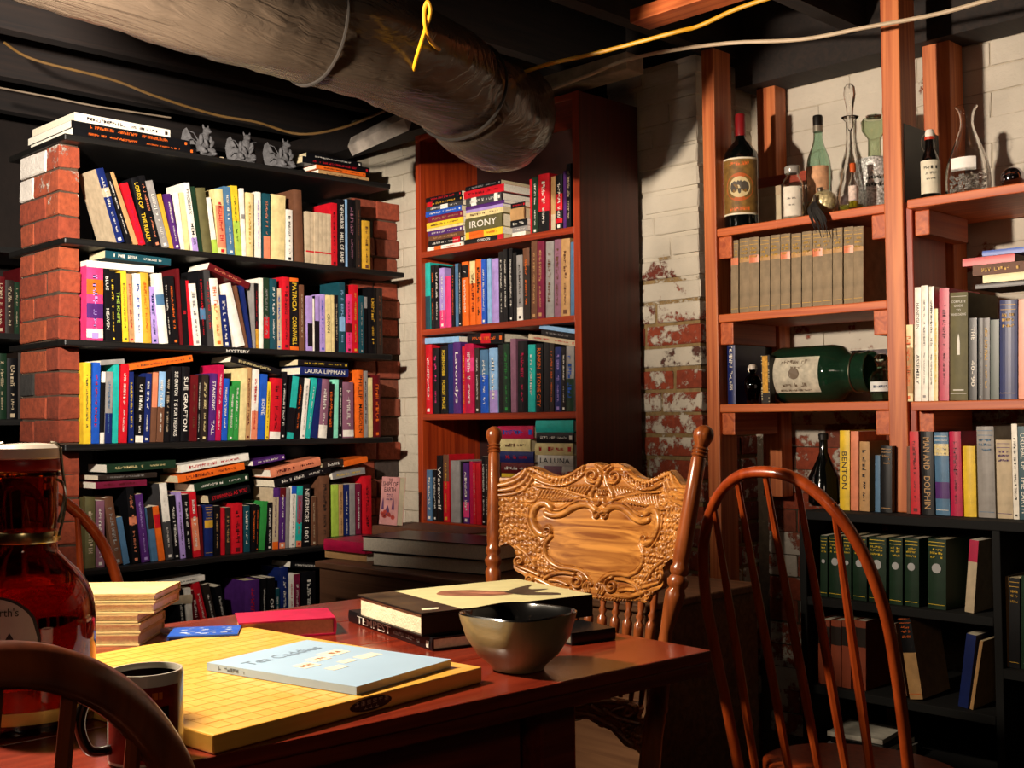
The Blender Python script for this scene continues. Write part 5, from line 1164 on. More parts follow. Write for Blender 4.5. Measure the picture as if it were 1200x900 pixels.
# bowl
bc_ = Vector((-1.163, 1.157, ZT)); 
bw = thing('bowl', 'square olive-beige ceramic bowl with black glazed inside', 'bowl', tuple(bc_), radians(5))
def sqprof(pr, n=64):
    vs = []
    for rad, z, sq in pr:
        for k in range(n):
            a = 2*pi*k/n+pi/4*0; q_ = (abs(cos(a))**sq+abs(sin(a))**sq)**(-1/sq); rr = rad*q_
            up = 0.004*(cos(4*a) < -.2)*0
            vs.append((rr*cos(a), rr*sin(a), z))
    m_ = len(pr); fs = [(i*n+k, i*n+(k+1) % n, (i+1)*n+(k+1) % n, (i+1)*n+k) for i in range(m_-1) for k in range(n)]
    return vs, fs
out_ = [(.028,0,2.2),(.034,.001,2.4),(.036,.006,2.4),(.052,.022,2.8),(.064,.045,3.2),(.0695,.07,3.6),(.0705,.079,3.8)]
in_ = [(.0705,.079,3.8),(.069,.081,3.8),(.0665,.079,3.8),(.0635,.06,3.4),(.057,.04,3),(.044,.02,2.6),(.02,.009,2),(.002,.008,2)]
v, f = sqprof(out_); f.append(tuple(range(64))[::-1]); MB().add(v, f).build('outer_glaze', mat('8a7a56', rough=.3, var=.25, scale=14, bump=.15, bscale=40, coat=.4), bw, smooth=True, local=True)
v, f = sqprof(in_); MB().add(v, f).build('inner_glaze', mat('0e0d0d', rough=.12, var=0, coat=.6), bw, smooth=True, local=True, sharp=80)
R = random.Random(6)
for k, (x, y, z_) in enumerate([(-.02,-.015,.022),(.018,-.018,.022),(0,.02,.022),(-.026,.02,.028),(.028,.014,.026),(0,-.002,.040),(-.016,.006,.042),(.018,.0,.043),(-.03,-.012,.046),(.03,-.02,.045)]):
    rr = .0115; o = MB().lathe([(rr*sin(pi*i/12), -rr*cos(pi*i/12)) for i in range(1, 12)], 18).build('marble', mat('18181c', rough=.06, var=0, coat=1), None, smooth=True)
    o.location = wm(bw) @ Vector((x, y, z_)); tag(o, 'dark glossy marble lying inside the square bowl', 'marble', 'marbles in the bowl')

# left pile of white books
def pages_book(p0, ang, L, D, z, t, c, label): return flat_box_book(label, p0, ang, L, D, z, t, c, 'f0e0cc', 'far')
pl = at(163, 757, 'z', ZT)
base = (pl.x, pl.y)
PA = radians(-128+180)
zz = ZT
for (t, L, D, off, lab) in ((.0195, .17, .13, 0, 'thick paperback with bright pages at the bottom of the left table pile'), (.0165, .168, .128, .002, 'second lowest paperback of the bright left table pile'), (.0145, .172, .13, -.002, 'middle cream paperback of the bright left table pile'), (.0175, .18, .135, .024, 'second highest paperback of the bright left table pile'), (.015, .182, .136, .026, 'topmost cream-covered paperback of the bright left table pile')):
    L_ = L; M0 = Matrix.Translation((pl.x, pl.y, zz))
    ang = radians(45)
    e = Vector((cos(ang), sin(ang), 0)); s_ = Vector((-sin(ang), cos(ang), 0))
    # front page face turned to the camera; near-right corner at pl
    c0 = Vector((pl.x, pl.y, 0)) - e*(L_-off)
    r_, _ = flat_box_book(lab, (c0.x, c0.y), ang, L_, D, zz, t-.001, 'cr', 'f2e6d6', 'far'); zz += t
# mug
mu = thing('mug', 'white-rimmed mug with a dark red picture beside the go board', 'mug', (-1.139, .585, ZT), radians(0))
mr, mh = .038, .094
MB().lathe([(mr-.004,0),(mr,.003),(mr,mh-.003),(mr-.001,mh),(mr-.003,mh),(mr-.004,mh-.004),(mr-.0045,.008),(.002,.006)], 48).build('mug_body', mat('c8c2b4', rough=.2, var=0, coat=.6), mu, smooth=True, local=True)
MB().lathe([(mr-.0046,mh-.006),(mr-.005,.009),(.002,.0075)], 40, cap=False).build('inner_glaze', mat('1a0c0a', rough=.15, var=0, coat=.6), mu, smooth=True, local=True)
dirc = atan2(-.572, 1.152)
label_patch('picture_panel', mr, dirc-1.25, dirc+.95, .006, .082, mat('7e1e16', rough=.3, var=.5, scale=40), mu, n=22)
label_patch('picture_scene', mr, dirc-.5, dirc+.6, .01, .062, mat('1a1210', rough=.3, var=.8, scale=70), mu, n=16, off=.001)
v, f = glyphs(.05, .007, 11); MB().add(curved(v, mr, dirc-.1, .073, .0013), f).build('lettering', mat('c8641c', var=0), mu, local=True)
hp = [(-.018, -mr*1.0, .078), (-.03, -mr-.022, .076), (-.034, -mr-.032, .05), (-.03, -mr-.022, .022), (-.018, -mr*1.0, .018)]
MB().tube(smooth_pts([(x*0-.002, y, z_) for x, y, z_ in hp], 5), .0055, 10).build('handle', mat('17110f', rough=.15, var=0, coat=.8), mu, smooth=True, local=True)

# growler
gw = thing('growler', 'big amber glass growler with swing top and castle label', 'bottle', (-1.386, .562, ZT), 0)
GRr = .0765
prof = [(.058,0),(.071,.004),(.0765,.012),(.0765,.105),(.0765,.125),(.073,.148),(.062,.170),(.046,.188),(.036,.199),(.0335,.208),(.0325,.225),(.034,.240),(.0345,.29)]
prof = [(q_.x, q_.y) for q_ in smooth_pts([(a, b_, 0) for a, b_ in prof], 3)]
gl_vessel('glass_body', prof, GLA, gw, w=.003, n=56)
MB().lathe([(.06,.006),(.0725,.013),(.0728,.126),(.0695,.146),(.0585,.165),(.001,.1652)], 48, cap=False).build('liquid', mat('ffa038', rough=.02, var=0, trans=1, ior=1.33), gw, smooth=True, local=True)
MB().lathe([(.0362,.2115),(.0368,.2135),(.0368,.2225),(.0362,.2245)], 40).build('neck_band', mat('c0b080', rough=.25, metal=1, var=0), gw, smooth=True, local=True)
MB().lathe([(.0365,.296),(.0375,.299),(.0375,.306),(.036,.309)], 36).build('rubber_seal', mat('8a1410', rough=.4, var=0), gw, smooth=True, local=True)
MB().lathe([(.036,.3092),(.0385,.311),(.0385,.322),(.034,.3265),(.012,.328)], 36).build('ceramic_stopper', mat('d8ccc0', rough=.2, var=0, coat=.5), gw, smooth=True, local=True)
MB().lathe([(.0352,.288),(.0372,.289),(.0372,.2935),(.0352,.295)], 36).build('lip_ring', GLA, gw, smooth=True, local=True)
sd = atan2(.711, .703)
for s in (-1, 1):
    def pp(a, r_, z_): 
        an = sd+(0 if s > 0 else pi)+a; return (r_*cos(an), r_*sin(an), z_)
    MB().tube(smooth_pts([pp(0, .028, .328), pp(0, .038, .324), pp(.05, .0405, .30), pp(.1, .043, .272), pp(.06, .041, .25), pp(-.1, .0385, .235)], 5), .0019, 6).build('wire_bail', mat('a8a090', rough=.25, metal=1, var=0), gw, smooth=True, local=True)
    MB().tube(smooth_pts([pp(-.25, .0395, .285), pp(-.1, .044, .28), pp(.12, .0435, .262), pp(.05, .042, .24), pp(-.15, .040, .218)], 5), .0018, 6).build('wire_bail', mat('a8a090', rough=.25, metal=1, var=0), gw, smooth=True, local=True)
s = -1
MB().tube(smooth_pts([pp(0, .033, .235), pp(0, .05, .238), pp(0, .058, .225), pp(0, .055, .205), pp(0, .044, .194)], 5), .006, 10).build('ear_handle', GLA, gw, smooth=True, local=True)
dg_ = atan2(-.528, 1.42)
lc = dg_-.50
def arch(rw, rh, z0, off, m, nm):
    P = [(-rw, 0)]+[(rw*cos(pi-pi*k/16), rh*.55+rh*.45*sin(pi*k/16)) for k in range(17)]+[(rw, 0)]
    mb = MB(); cols = 18; vs = []; fs = []
    for i in range(cols+1):
        x = -rw+2*rw*i/cols; top = rh*.55+rh*.45*sqrt(max(0, 1-(x/rw)**2))
        vs += [((GRr+off)*cos(lc+x/GRr), (GRr+off)*sin(lc+x/GRr), z0), ((GRr+off)*cos(lc+x/GRr), (GRr+off)*sin(lc+x/GRr), z0+top)]
    fs = [(2*i, 2*i+2, 2*i+3, 2*i+1) for i in range(cols)]
    mb.add(vs, fs).build(nm, m, gw, smooth=True, local=True)
arch(.05, .104, .055, .0006, mat('20201e', rough=.5, var=0), 'label_border')
arch(.0465, .099, .057, .0011, mat('a8a49a', rough=.6, var=.1), 'label')
cas = [(-.034,.062),(-.034,.074),(-.031,.078),(-.028,.074),(-.028,.066),(-.022,.066),(-.022,.080),(-.019,.086),(-.016,.080),(-.016,.07),(-.008,.07),(-.008,.084),(-.004,.09),(0,.098),(.004,.09),(.008,.084),(.008,.072),(.014,.072),(.014,.08),(.018,.086),(.022,.08),(.022,.064),(.03,.064),(.034,.06),(.034,.045),(-.034,.045)]
mb = MB(); xs2 = sorted(set([c_[0] for c_ in cas]))
top = {}
for i in range(len(cas)-3):
    (xa, za_), (xb, zb_) = cas[i], cas[i+1]
    if xb > xa: mb.add([((GRr+.0016)*cos(lc+x/GRr), (GRr+.0016)*sin(lc+x/GRr), (z_-.045)*1.15+.071) for x, z_ in ((xa, .045), (xb, .045), (xb, zb_), (xa, za_))], [(0,1,2,3)])
mb.build('castle_print', mat('1c1c1c', rough=.6, var=0), gw, local=True)
GROW_TEXT = (gw, lc)
t_ = bpy.data.curves.new('t', 'FONT'); 
text("rforth's", .033, .0095, Matrix.Translation((0,0,0)), mat('26241f', var=0), gw, name='lettering')
TEXTS[-1] = TEXTS[-1][:3]+('GROW',)+TEXTS[-1][4:]
MB().lathe([(.0771,.014),(.0775,.016),(.0775,.026),(.0771,.028)], 48).build('foot_band', mat('c8a050', rough=.4, metal=.4, var=0), gw, smooth=True, local=True)

# ------------------------------------------------------------ bow-back spindle chairs
def chair_wood(n, a, b): return wood(n, a, b, rough=.3, axis=2, scale=8, coat=.3, bump=.1)
CW = chair_wood('spindle_chair_wood', '8e3410', 'b04a1c')
def windsor(label, cx, cy, face, bw=.186, topw=.212, Hb=.54, lean=.14, zs=.455, nsp=6, m=CW, thick=.0125, fan=.66, basefan=.6):
    r = thing('spindle_chair', label, 'chair', (cx, cy, 0), face, 'bow-back spindle chairs round the table')
    # local: +y is the way the sitter faces; origin under the back edge of the seat
    def P(x, h): return Vector((x, -lean*(max(0, h)/Hb)**1.15, zs+h))
    half = [(bw, -.02), (bw*1.0, .0), (bw+(topw-bw)*.6, .10), (topw, .24), (topw*.98, .33), (topw*.86, .42), (topw*.62, .49), (topw*.32, .53), (0, .54)]
    half = [(x, h*Hb/.54) for x, h in half]
    pts = [P(x, h) for x, h in half]+[P(-x, h) for x, h in half[::-1][1:]]
    pts = smooth_pts(pts, 5)
    MB().tube(pts, thick, 12, flat=.82, up=(0, 1, 0)).build('bow', m, r, smooth=True, local=True)
    bowp = [(p.x, p.z-zs) for p in pts]
    for k in range(nsp):
        f = -1+2*k/(nsp-1); xb = f*bw*basefan*1.15; xt = f*topw*fan
        ht = max(h for x, h in bowp if abs(x-xt) < .02) - thick*.6
        b0 = Vector((xb, .03-.03*(f*f)-.02, zs-.005)); b1 = P(xt, ht)
        n_ = 10; MB().tube([b0.lerp(b1, i/n_) for i in range(n_+1)], [.0075+.0022*sin(pi*min(1, (i/n_)*1.15))-.0018*(i/n_) for i in range(n_+1)], 8).build('spindle', m, r, smooth=True, local=True)
    mb = MB(); S_ = []
    for k in range(36):
        a = 2*pi*k/36; x = .205*cos(a); y = .16+.175*sin(a); 
        if y < .0: y *= .3
        S_.append((x*(1-.1*(y < .1)), y))
    mb.prism(S_, zs-.038, zs); mb.build('seat', m, r, local=True, bevel=.008, smooth=True)
    feet = []
    for sx_, y0, y1 in ((1, .33, .39), (-1, .33, .39), (1, .05, -.02), (-1, .05, -.02)):
        a = Vector((.13*sx_, y0, zs-.03)); b_ = Vector((.2*sx_, y1, 0)); feet.append((a, b_))
        rad = [.012,.015,.019,.021,.017,.014,.019,.018,.015,.012]
        MB().tube([a.lerp(b_, i/9) for i in range(10)], rad, 12).build('leg', m, r, smooth=True, local=True)
    for i, j in ((0, 2), (1, 3)):
        a, b_ = feet[i][0].lerp(feet[i][1], .6), feet[j][0].lerp(feet[j][1], .6)
        MB().tube([a.lerp(b_, k/6) for k in range(7)], [.008,.010,.013,.014,.013,.010,.008], 10).build('stretcher', m, r, smooth=True, local=True)
    a = (feet[0][0].lerp(feet[0][1], .6)+feet[2][0].lerp(feet[2][1], .6))/2; b_ = Vector((-a.x, a.y, a.z))
    MB().tube([a.lerp(b_, k/6) for k in range(7)], [.008,.010,.013,.014,.013,.010,.008], 10).build('stretcher', m, r, smooth=True, local=True)
    return r
windsor('reddish bow-back spindle chair in front of the low black bookcase', -1.175, 1.965, radians(0), lean=.165, Hb=.60, zs=.40, topw=.192, bw=.182, nsp=5)
windsor('dark bow-back chair close to the camera at the lower left corner', -.86, .268, radians(90), lean=.09, Hb=.492, topw=.19, bw=.17, m=chair_wood('near_chair_wood', '6e3018', '964824'), thick=.0185, nsp=6)
windsor('orange-brown bow-back chair on the far side behind the amber bottle', -2.12, .86, radians(-90), lean=.12, Hb=.53)

# ------------------------------------------------------------ carved pressed-back chair
OAK = wood('carved_oak', '7c4418', 'c88840', rough=.33, axis=0, scale=11, coat=.25, bump=.12, band=3)
OAKP = wood('oak_post', '6e3414', '9a5024', rough=.28, axis=2, scale=9, coat=.35, bump=.1)
cc = thing('carved_chair', 'golden oak pressed-back chair with carved crest at the table end', 'chair', (-1.42, 1.4, 0))
def solve(px, py):
    y = 1.6
    for _ in range(12):
        p = at(px, py, 'y', y); y = 1.535+max(0, p.z-.46)*.19
    return p
RPX = [(825, 507), (817, 545), (808, 600), (800, 645), (793, 690), (786, 718), (780, 742), (776, 792), (768, 840), (760, 896)]
LPX = [(579, 506), (579, 545), (579, 600), (578, 645), (578, 690), (578, 718), (578, 742), (580, 780), (582, 820), (583, 866)]
def post_curve(px):
    P = [solve(*q_) for q_ in px]; P = sorted(P, key=lambda v: v.z); return P
PRr, PLl = post_curve(RPX), post_curve(LPX)
def pz(P, z):
    if z <= P[0].z: return Vector((P[0].x, P[0].y, z))
    for a, b_ in zip(P, P[1:]):
        if z <= b_.z: return a.lerp(b_, (z-a.z)/(b_.z-a.z))
    return Vector((P[-1].x, P[-1].y, z))
ztop = 1.083
prof_post = [(0,.013),(.1,.015),(.2,.017),(.35,.018),(.45,.019),(.50,.019),(.56,.0175),(.585,.0175),(.59,.019),(.597,.0175),(.603,.0175),(.608,.019),(.615,.0175),(.69,.0155),(.735,.0105),(.76,.0135),(.785,.0165),(.80,.0175),(.808,.013),(.814,.0175),(.822,.0185),(.83,.013),(.836,.0165),(.843,.0165),(.849,.013),(.855,.0145),(.87,.0150),(.95,.0142),(1.028,.0128),(1.031,.0112),(1.034,.0146),(1.037,.0112),(1.040,.0148),(1.043,.0112),(1.046,.0145),(1.049,.0112),(1.056,.0142),(1.063,.0172),(1.070,.0180),(1.077,.0162),(1.083,.010),(1.086,.004)]
for P, f in ((PRr, 1), (PLl, 1)):
    # straight run to the floor below the seat, raked back
    def c_(z): 
        if z < .46: q_ = pz(P, .46); return Vector((q_.x, q_.y+(.46-z)*.14, z))
        return pz(P, z)
    MB().tube([c_(z) for z, r_ in prof_post], [r_*(.92 if P is PLl else 1.0) for z, r_ in prof_post], 20).build('back_post', OAKP, cc, smooth=True, sharp=60)

SAG = .052
def pmap(u, v, z0, z1, sag=SAG):
    z = z0+(z1-z0)*v; L, R_ = pz(PLl, z), pz(PRr, z)
    p = L.lerp(R_, (u+1)/2); return Vector((p.x, p.y+sag*(1-u*u)-.002, p.z))
def project(p):
    q_ = p-EYE; d = q_.dot(_f); return 600+FPX*q_.dot(CR)/d, 450-FPX*q_.dot(CU)/d
def inv(px, py, z0, z1):
    u, v = -.4, .5
    for _ in range(15):
        x, y = project(pmap(u, v, z0, z1)); e = 1e-3
        xu, yu = project(pmap(u+e, v, z0, z1)); xv, yv = project(pmap(u, v+e, z0, z1))
        a, b_, c_, d = (xu-x)/e, (xv-x)/e, (yu-y)/e, (yv-y)/e; D = a*d-b_*c_
        rx, ry = px-x, py-y; u += (d*rx-b_*ry)/D; v += (-c_*rx+a*ry)/D
    return u, v
ZP0, ZP1 = .765, 1.04
def C5(x, y): return inv(540+x/3.748, 480+y/3.748, ZP0, ZP1)
XS_, ZS_ = .25, (ZP1-ZP0)
def strokes_to(pts, conv, k=4): 
    q_ = [conv(*p) for p in pts]; return [(p.x, p.y) for p in smooth_pts([(u*XS_, v*ZS_, 0) for u, v in q_], k)]
def spiral(cx, cy, r0, a0, turns, dirn=1, n=22):
    return [(cx+(r0*(1-.82*i/n))*cos(a0+dirn*turns*2*pi*i/n), cy+(r0*(1-.82*i/n))*sin(a0+dirn*turns*2*pi*i/n)) for i in range(n+1)]
def carve(outline, strokes, zs, nu, nv, name, leaf=None, sag=SAG, z0=ZP0, z1=ZP1, thick=.017, seed=1, pool=None):
    """outline: left half in metres (u<0), mirrored; relief raised from distance to the strokes"""
    full = outline+[(-x, y) for x, y in outline[::-1]]
    U = np.linspace(-1, 1, nu); V = np.linspace(0, 1, nv); GU, GV = np.meshgrid(U, V)
    X = -np.abs(GU)*XS_; Z = GV*zs; Hh = np.zeros_like(X); F = np.stack([X.ravel(), Z.ravel()], 1)
    def dist(pl):
        best = np.full(len(F), 9.)
        for (x0, y0), (x1, y1) in zip(pl, pl[1:]):
            d = np.array([x1-x0, y1-y0]); L2 = d@d+1e-12; w = F-np.array([x0, y0])
            t = np.clip(w@d/L2, 0, 1); best = np.minimum(best, np.hypot(w[:, 0]-t*d[0], w[:, 1]-t*d[1]))
        return best
    H = np.zeros(len(F)); cut = np.zeros(len(F)); cov = np.zeros(len(F), bool)
    if leaf is not None:
        R = np.random.RandomState(seed); inside = poly_in(F, leaf)
        pts = []
        xs_, ys_ = [p[0] for p in leaf], [p[1] for p in leaf]
        for a in np.arange(min(xs_), max(xs_), .0105):
            for b_ in np.arange(min(ys_), max(ys_), .0105): pts.append((a+R.uniform(-.003, .003), b_+R.uniform(-.003, .003), R.uniform(0, pi)))
        lf = np.zeros(len(F)); idx = np.where(inside)[0]; Fi = F[idx]; m1 = np.full(len(idx), 9.); m2 = np.full(len(idx), 9.)
        for a, b_, th in pts:
            dx, dy = Fi[:, 0]-a, Fi[:, 1]-b_; c_, s_ = cos(th), sin(th)
            d = np.hypot((dx*c_+dy*s_)*.75, (-dx*s_+dy*c_)*1.3); m2 = np.minimum(m2, np.maximum(m1, d)); m1 = np.minimum(m1, d)
        H[idx] = .0052*np.clip((m2-m1)/.0055, 0, 1)**.6-.0022
    if pool is not None: pass
    for pl, w, A in strokes:
        d = dist(pl); ins = d < w
        prof = A*np.sqrt(np.clip(1-(d/w)**2, 0, 1))
        H = np.where(ins, np.maximum(prof, 0)+.0008, H)
        g = np.exp(-((d-w-.0007)/.0011)**2)*.0024; H = H-np.where(ins, 0, g)
    H = H.reshape(X.shape)
    inside = poly_in(np.stack([GU.ravel()*XS_, Z.ravel()], 1), full).reshape(X.shape)
    vs = []; 
    for j in range(nv):
        z = z0+(z1-z0)*V[j]; L, R_ = pz(PLl, z), pz(PRr, z)
        for i in range(nu):
            u = U[i]; t = (u+1)/2; vs.append((L.x+(R_.x-L.x)*t, L.y+(R_.y-L.y)*t+sag*(1-u*u)-.002-H[j, i]-.0004, z))
    fs = []
    for j in range(nv-1):
        for i in range(nu-1):
            if inside[j, i] and inside[j+1, i] and inside[j, i+1] and inside[j+1, i+1]:
                a = j*nu+i; fs.append((a, a+1, a+nu+1, a+nu))
    used = sorted({k for f in fs for k in f}); mp_ = {k: i for i, k in enumerate(used)}
    mb = MB().add([vs[k] for k in used], [tuple(mp_[k] for k in f) for f in fs])
    n = len(full)
    fr = [tuple(pmap(x/XS_, y/zs, z0, z1, sag)) for x, y in full]; bk = [(x, y+thick, z) for x, y, z in fr]
    # body: strips across so the curved slab stays sound
    m_ = len(outline); L = outline; 
    vs2 = fr+bk; fs2 = [(i, (i+1) % n, n+(i+1) % n, n+i) for i in range(n)]
    mb.add(vs2, fs2)
    # back skin as a coarse grid
    nb_u, nb_v = nu//3, nv//3; U2 = np.linspace(-1, 1, nb_u); V2 = np.linspace(0, 1, nb_v)
    gi = poly_in(np.array([(u*XS_, v*zs) for v in V2 for u in U2]), full).reshape(nb_v, nb_u)
    vs3 = []; 
    for v in V2:
        for u in U2: p = pmap(u, v, z0, z1, sag); vs3.append((p.x, p.y+thick, p.z))
    fs3 = [(j*nb_u+i, (j+1)*nb_u+i, (j+1)*nb_u+i+1, j*nb_u+i+1) for j in range(nb_v-1) for i in range(nb_u-1) if gi[j, i] and gi[j+1, i] and gi[j, i+1] and gi[j+1, i+1]]
    mb.add(vs3, fs3)
    return mb.build(name, OAK, cc, smooth=True, sharp=70)
def poly_in(F, poly):
    c = np.zeros(len(F), bool); n = len(poly); j = n-1
    for i in range(n):
        xi, yi = poly[i]; xj, yj = poly[j]
        if abs(yi-yj) > 1e-12:
            t = ((yi > F[:, 1]) != (yj > F[:, 1])) & (F[:, 0] < (xj-xi)*(F[:, 1]-yi)/(yj-yi)+xi); c ^= t
        j = i
    return c
OUT = [(632,275),(624,247),(602,235),(575,233),(530,245),(470,280),(420,291),(370,276),(330,256),(298,250),(262,270),(215,300),(158,320),(158,582),(200,588),(228,605),(243,635),(236,655),(230,690),(246,712),(276,728),(284,745),(290,768),(318,785),(350,782),(400,795),(470,812),(530,824),(572,828)]
def near0(pts):   # snap centre-line points to u=0
    return [(min(x, 0) if abs(x) > .006 else 0, y) for x, y in pts]
out_m = near0([(u*XS_, v*ZS_) for u, v in (C5(*p) for p in OUT)])
out_m = [(max(x, -XS_*.995), y) for x, y in out_m]
out_s = near0([(p.x, p.y) for p in smooth_pts([(x, y, 0) for x, y in out_m], 3)])
ST = []
def st(pts, w, A=.004, k=4): ST.append((strokes_to(pts, C5, k), w, A))
leaf = [(u*XS_, v*ZS_) for u, v in (C5(*p) for p in [(165,330),(260,300),(330,330),(340,400),(310,460),(330,560),(390,600),(360,660),(420,700),(380,740),(300,730),(250,650),(230,600),(165,575)])]
st([(632,262),(610,244)]+[], .003)
st([(540,250),(490,284),(430,303),(370,290),(320,266),(296,260)], .0035)
st([(545,276),(500,310),(440,332),(370,322),(320,296),(290,276)], .003)
for k in range(15):
    t = k/14; x = 535-225*t; y = 268+45*sin(pi*min(1, t*1.25))-8*t; st([(x, y-3), (x-5, y+18)], .0019, .0022, 1)
st(spiral(580, 288, 40, -1.2, 1.6, 1), .0030, .0045, 1)
st([(618,292),(602,330),(578,362),(574,392),(590,412),(608,408),(612,392)], .0048, .0045)
for k in range(4): st([(600+k*9, 345+k*3), (604+k*8, 372)], .0018, .002, 1)
st([(290,262),(262,300),(215,322),(160,334)], .0042); st([(305,282),(275,322),(225,346),(160,356)], .004); st([(318,300),(288,345),(235,368),(165,376)], .0032)
for k in range(15):                                    # feathered leaf rows
    x = 570-15.5*k; y0 = 330+1.2*k; st([(x, y0+8), (x-24, y0+38+k*1.0), (x-58, y0+66-k*.8)], .0030, .0034, 2)
st([(575,392),(520,372),(450,352),(380,342),(335,336)], .0022, .003)
st(spiral(598, 462, 20, -.2, 1.2, -1, 14), .0022, .005, 1)
st([(592,440),(566,418),(530,416),(490,432),(450,456),(410,462),(378,452)], .0062, .0055); st([(560,402),(520,398),(480,414),(440,438),(405,440)], .0022, .0025)
st([(398,430),(380,412),(352,412),(326,436),(316,476),(328,515),(352,542),(380,548)], .0068, .006)
st(spiral(382, 530, 22, 1.9, 1.2, -1, 14), .0024, .005, 1); st([(300,430),(296,480),(306,520),(330,556)], .0026, .003)
st([(398,556),(378,580),(370,612),(378,645),(402,674),(440,694),(490,700),(530,712),(558,735),(574,768)], .0040, .004)
st(spiral(512, 754, 34, -1.4, 1.5, 1), .0029, .005, 1)
st([(500,722),(440,716),(390,728),(350,760)], .0034); st([(480,790),(420,782),(370,760),(335,742)], .0046, .0045); st([(470,768),(430,752),(392,748)], .003, .003)
st(spiral(262, 664, 25, 1.5, 1.4, 1, 18), .0024, .005, 1); st(spiral(308, 745, 22, 1.2, 1.4, 1, 18), .0022, .005, 1)
st([(262,690),(300,705),(345,725)], .0034); st([(250,600),(300,640),(330,690)], .003)
st([(330,796),(400,806),(480,820),(572,836)], .0022, .002)
for k in range(16): x = 350+k*14.5; y = 786+k*2.2; st([(x, y), (x+3, y+12)], .0019, .0022, 1)
for k in range(3): st([(566-k*9, 800), (562-k*12, 776+k*3), (566-k*8, 758)], .0024, .003, 2)
carve(out_s, ST, ZS_, 380, 200, 'crest_panel', leaf)
# lower carved splat between spindles and seat
Z2a, Z2b = .52, .63; zs2 = Z2b-Z2a
def C7(x, y): return inv(600+x/4.8, 740+y/4.8, Z2a, Z2b)
def mir(p): u, v = C7(*p); return (-abs(u)*XS_, v*zs2)
o2 = [(0, zs2*.74), (-.05, zs2*.80)]+[mir(p) for p in [(450,370),(540,375),(620,392),(690,402),(716,440),(700,480),(720,496),(768,500)]]+[(-XS_*.99, zs2*.36), (-XS_*.99, zs2*.02)]+[mir(p) for p in [(700,670),(630,640),(560,560),(480,530)]]+[(-.05, zs2*.2), (0, zs2*.28)]
o2s = [(min(x, 0), y) for x, y in [(p.x, p.y) for p in smooth_pts([(x, y, 0) for x, y in o2], 2)]]
ST2 = []
def st2(pts, w, A=.003): ST2.append(([(p.x, p.y) for p in smooth_pts([(*mir(q_), 0) for q_ in pts], 3)], w, A))
st2([(470,395),(560,392),(650,405),(690,425),(695,460),(660,480),(640,462),(650,445)], .0035, .004)
st2([(450,420),(530,470),(590,440),(640,425)], .003); st2([(430,470),(500,500),(570,540),(620,590),(680,640)], .0035, .004); st2([(520,440),(580,480),(640,500),(720,520)], .0028)
lf2 = [mir(p) for p in [(600,500),(750,520),(740,650),(640,600)]]
carve(o2s, ST2, zs2, 200, 60, 'lower_splat', lf2, sag=SAG, z0=Z2a, z1=Z2b, thick=.014, seed=4)
for k in range(10):
    u = -.78+k*.156+.078
    zt1 = .7905 if abs(u) > .55 else .782; a = pmap(u, 1, .6, zt1); b_ = pmap(u, 0, .60, .7); a.y += .008; b_.y += .007
    pr = [(0,.004),(.12,.005),(.25,.0068),(.32,.0045),(.36,.0078),(.42,.0045),(.5,.0065),(.66,.0088),(.72,.0085),(.75,.0045),(.79,.0075),(.83,.0045),(.9,.0065),(1,.0055)]
    MB().tube([b_.lerp(a, t) for t, _ in pr], [q_*1.05 for _, q_ in pr], 14).build('turned_spindle', OAKP, cc, smooth=True, sharp=60)
S_ = []
for k in range(30):
    a = 2*pi*k/30; S_.append((-1.415+.2*cos(a)*(1 if sin(a) < 0 else .95), 1.335+.185*max(-1, min(1, sin(a)*1.25))))
MB().prism(S_, .425, .462).build('seat', OAKP, cc, bevel=.006, smooth=True)
for x in (-1.56, -1.27):
    a, b_ = Vector((x, 1.2, .425)), Vector((x+(-.02 if x < -1.4 else .02), 1.17, 0))
    MB().tube([a.lerp(b_, i/11) for i in range(12)], [.014,.016,.021,.014,.02,.022,.02,.014,.02,.017,.014,.012], 16).build('front_leg', OAKP, cc, smooth=True)
for z in (.16, .26):
    MB().tube([(-1.57, 1.18, z), (-1.415, 1.18, z), (-1.26, 1.18, z)], [.008, .012, .008], 10).build('stretcher', OAKP, cc, smooth=True)
for x in (-1.575, -1.255): MB().tube([(x, 1.185, .2), (x, 1.37, .2), (x, 1.56, .2)], [.008, .011, .008], 10).build('stretcher', OAKP, cc, smooth=True)

# ------------------------------------------------------------ book labels
def ordinal(n):
    w = ['', 'first','second','third','fourth','fifth','sixth','seventh','eighth','ninth','tenth','eleventh','twelfth','thirteenth','fourteenth','fifteenth','sixteenth','seventeenth','eighteenth','nineteenth']
    if n < 20: return w[n]
    t = {2:'twent',3:'thirt',4:'fort',5:'fift',6:'sixt'}[n//10]
    return t+'ieth' if n % 10 == 0 else t+'y-'+w[n % 10]
rows = {}
for r, i in BOOKS: rows.setdefault(i['row'], []).append((r, i))
short = {'top shelf of the black bookcase':"black bookcase's top shelf",'second shelf of the black bookcase':"black bookcase's second shelf",'third shelf of the black bookcase':"black bookcase's third shelf",'fourth shelf of the black bookcase':"black bookcase's fourth shelf",'bottom shelf of the black bookcase':"black bookcase's bottom shelf",
 'top shelf of the red bookcase':"red bookcase's top shelf",'second shelf of the red bookcase':"red bookcase's second shelf",'third shelf of the red bookcase':"red bookcase's third shelf",'fourth shelf of the red bookcase':"red bookcase's fourth shelf",'low shelf of the red bookcase behind the chest':'red bookcase behind the chest',
 'second pine shelf':'pine shelf below the bottles','upper right pine shelf':'upper right pine shelf','black board under the pine shelving':'low black bookcase top','upper tier of the low black bookcase':'low black bookcase upper tier','lower tier of the low black bookcase':'low black bookcase lower tier','upper tier beside the dark partition':"low black bookcase's right bay",'dim bookcase in the far left shadows':'dim far-left bookcase','':''}
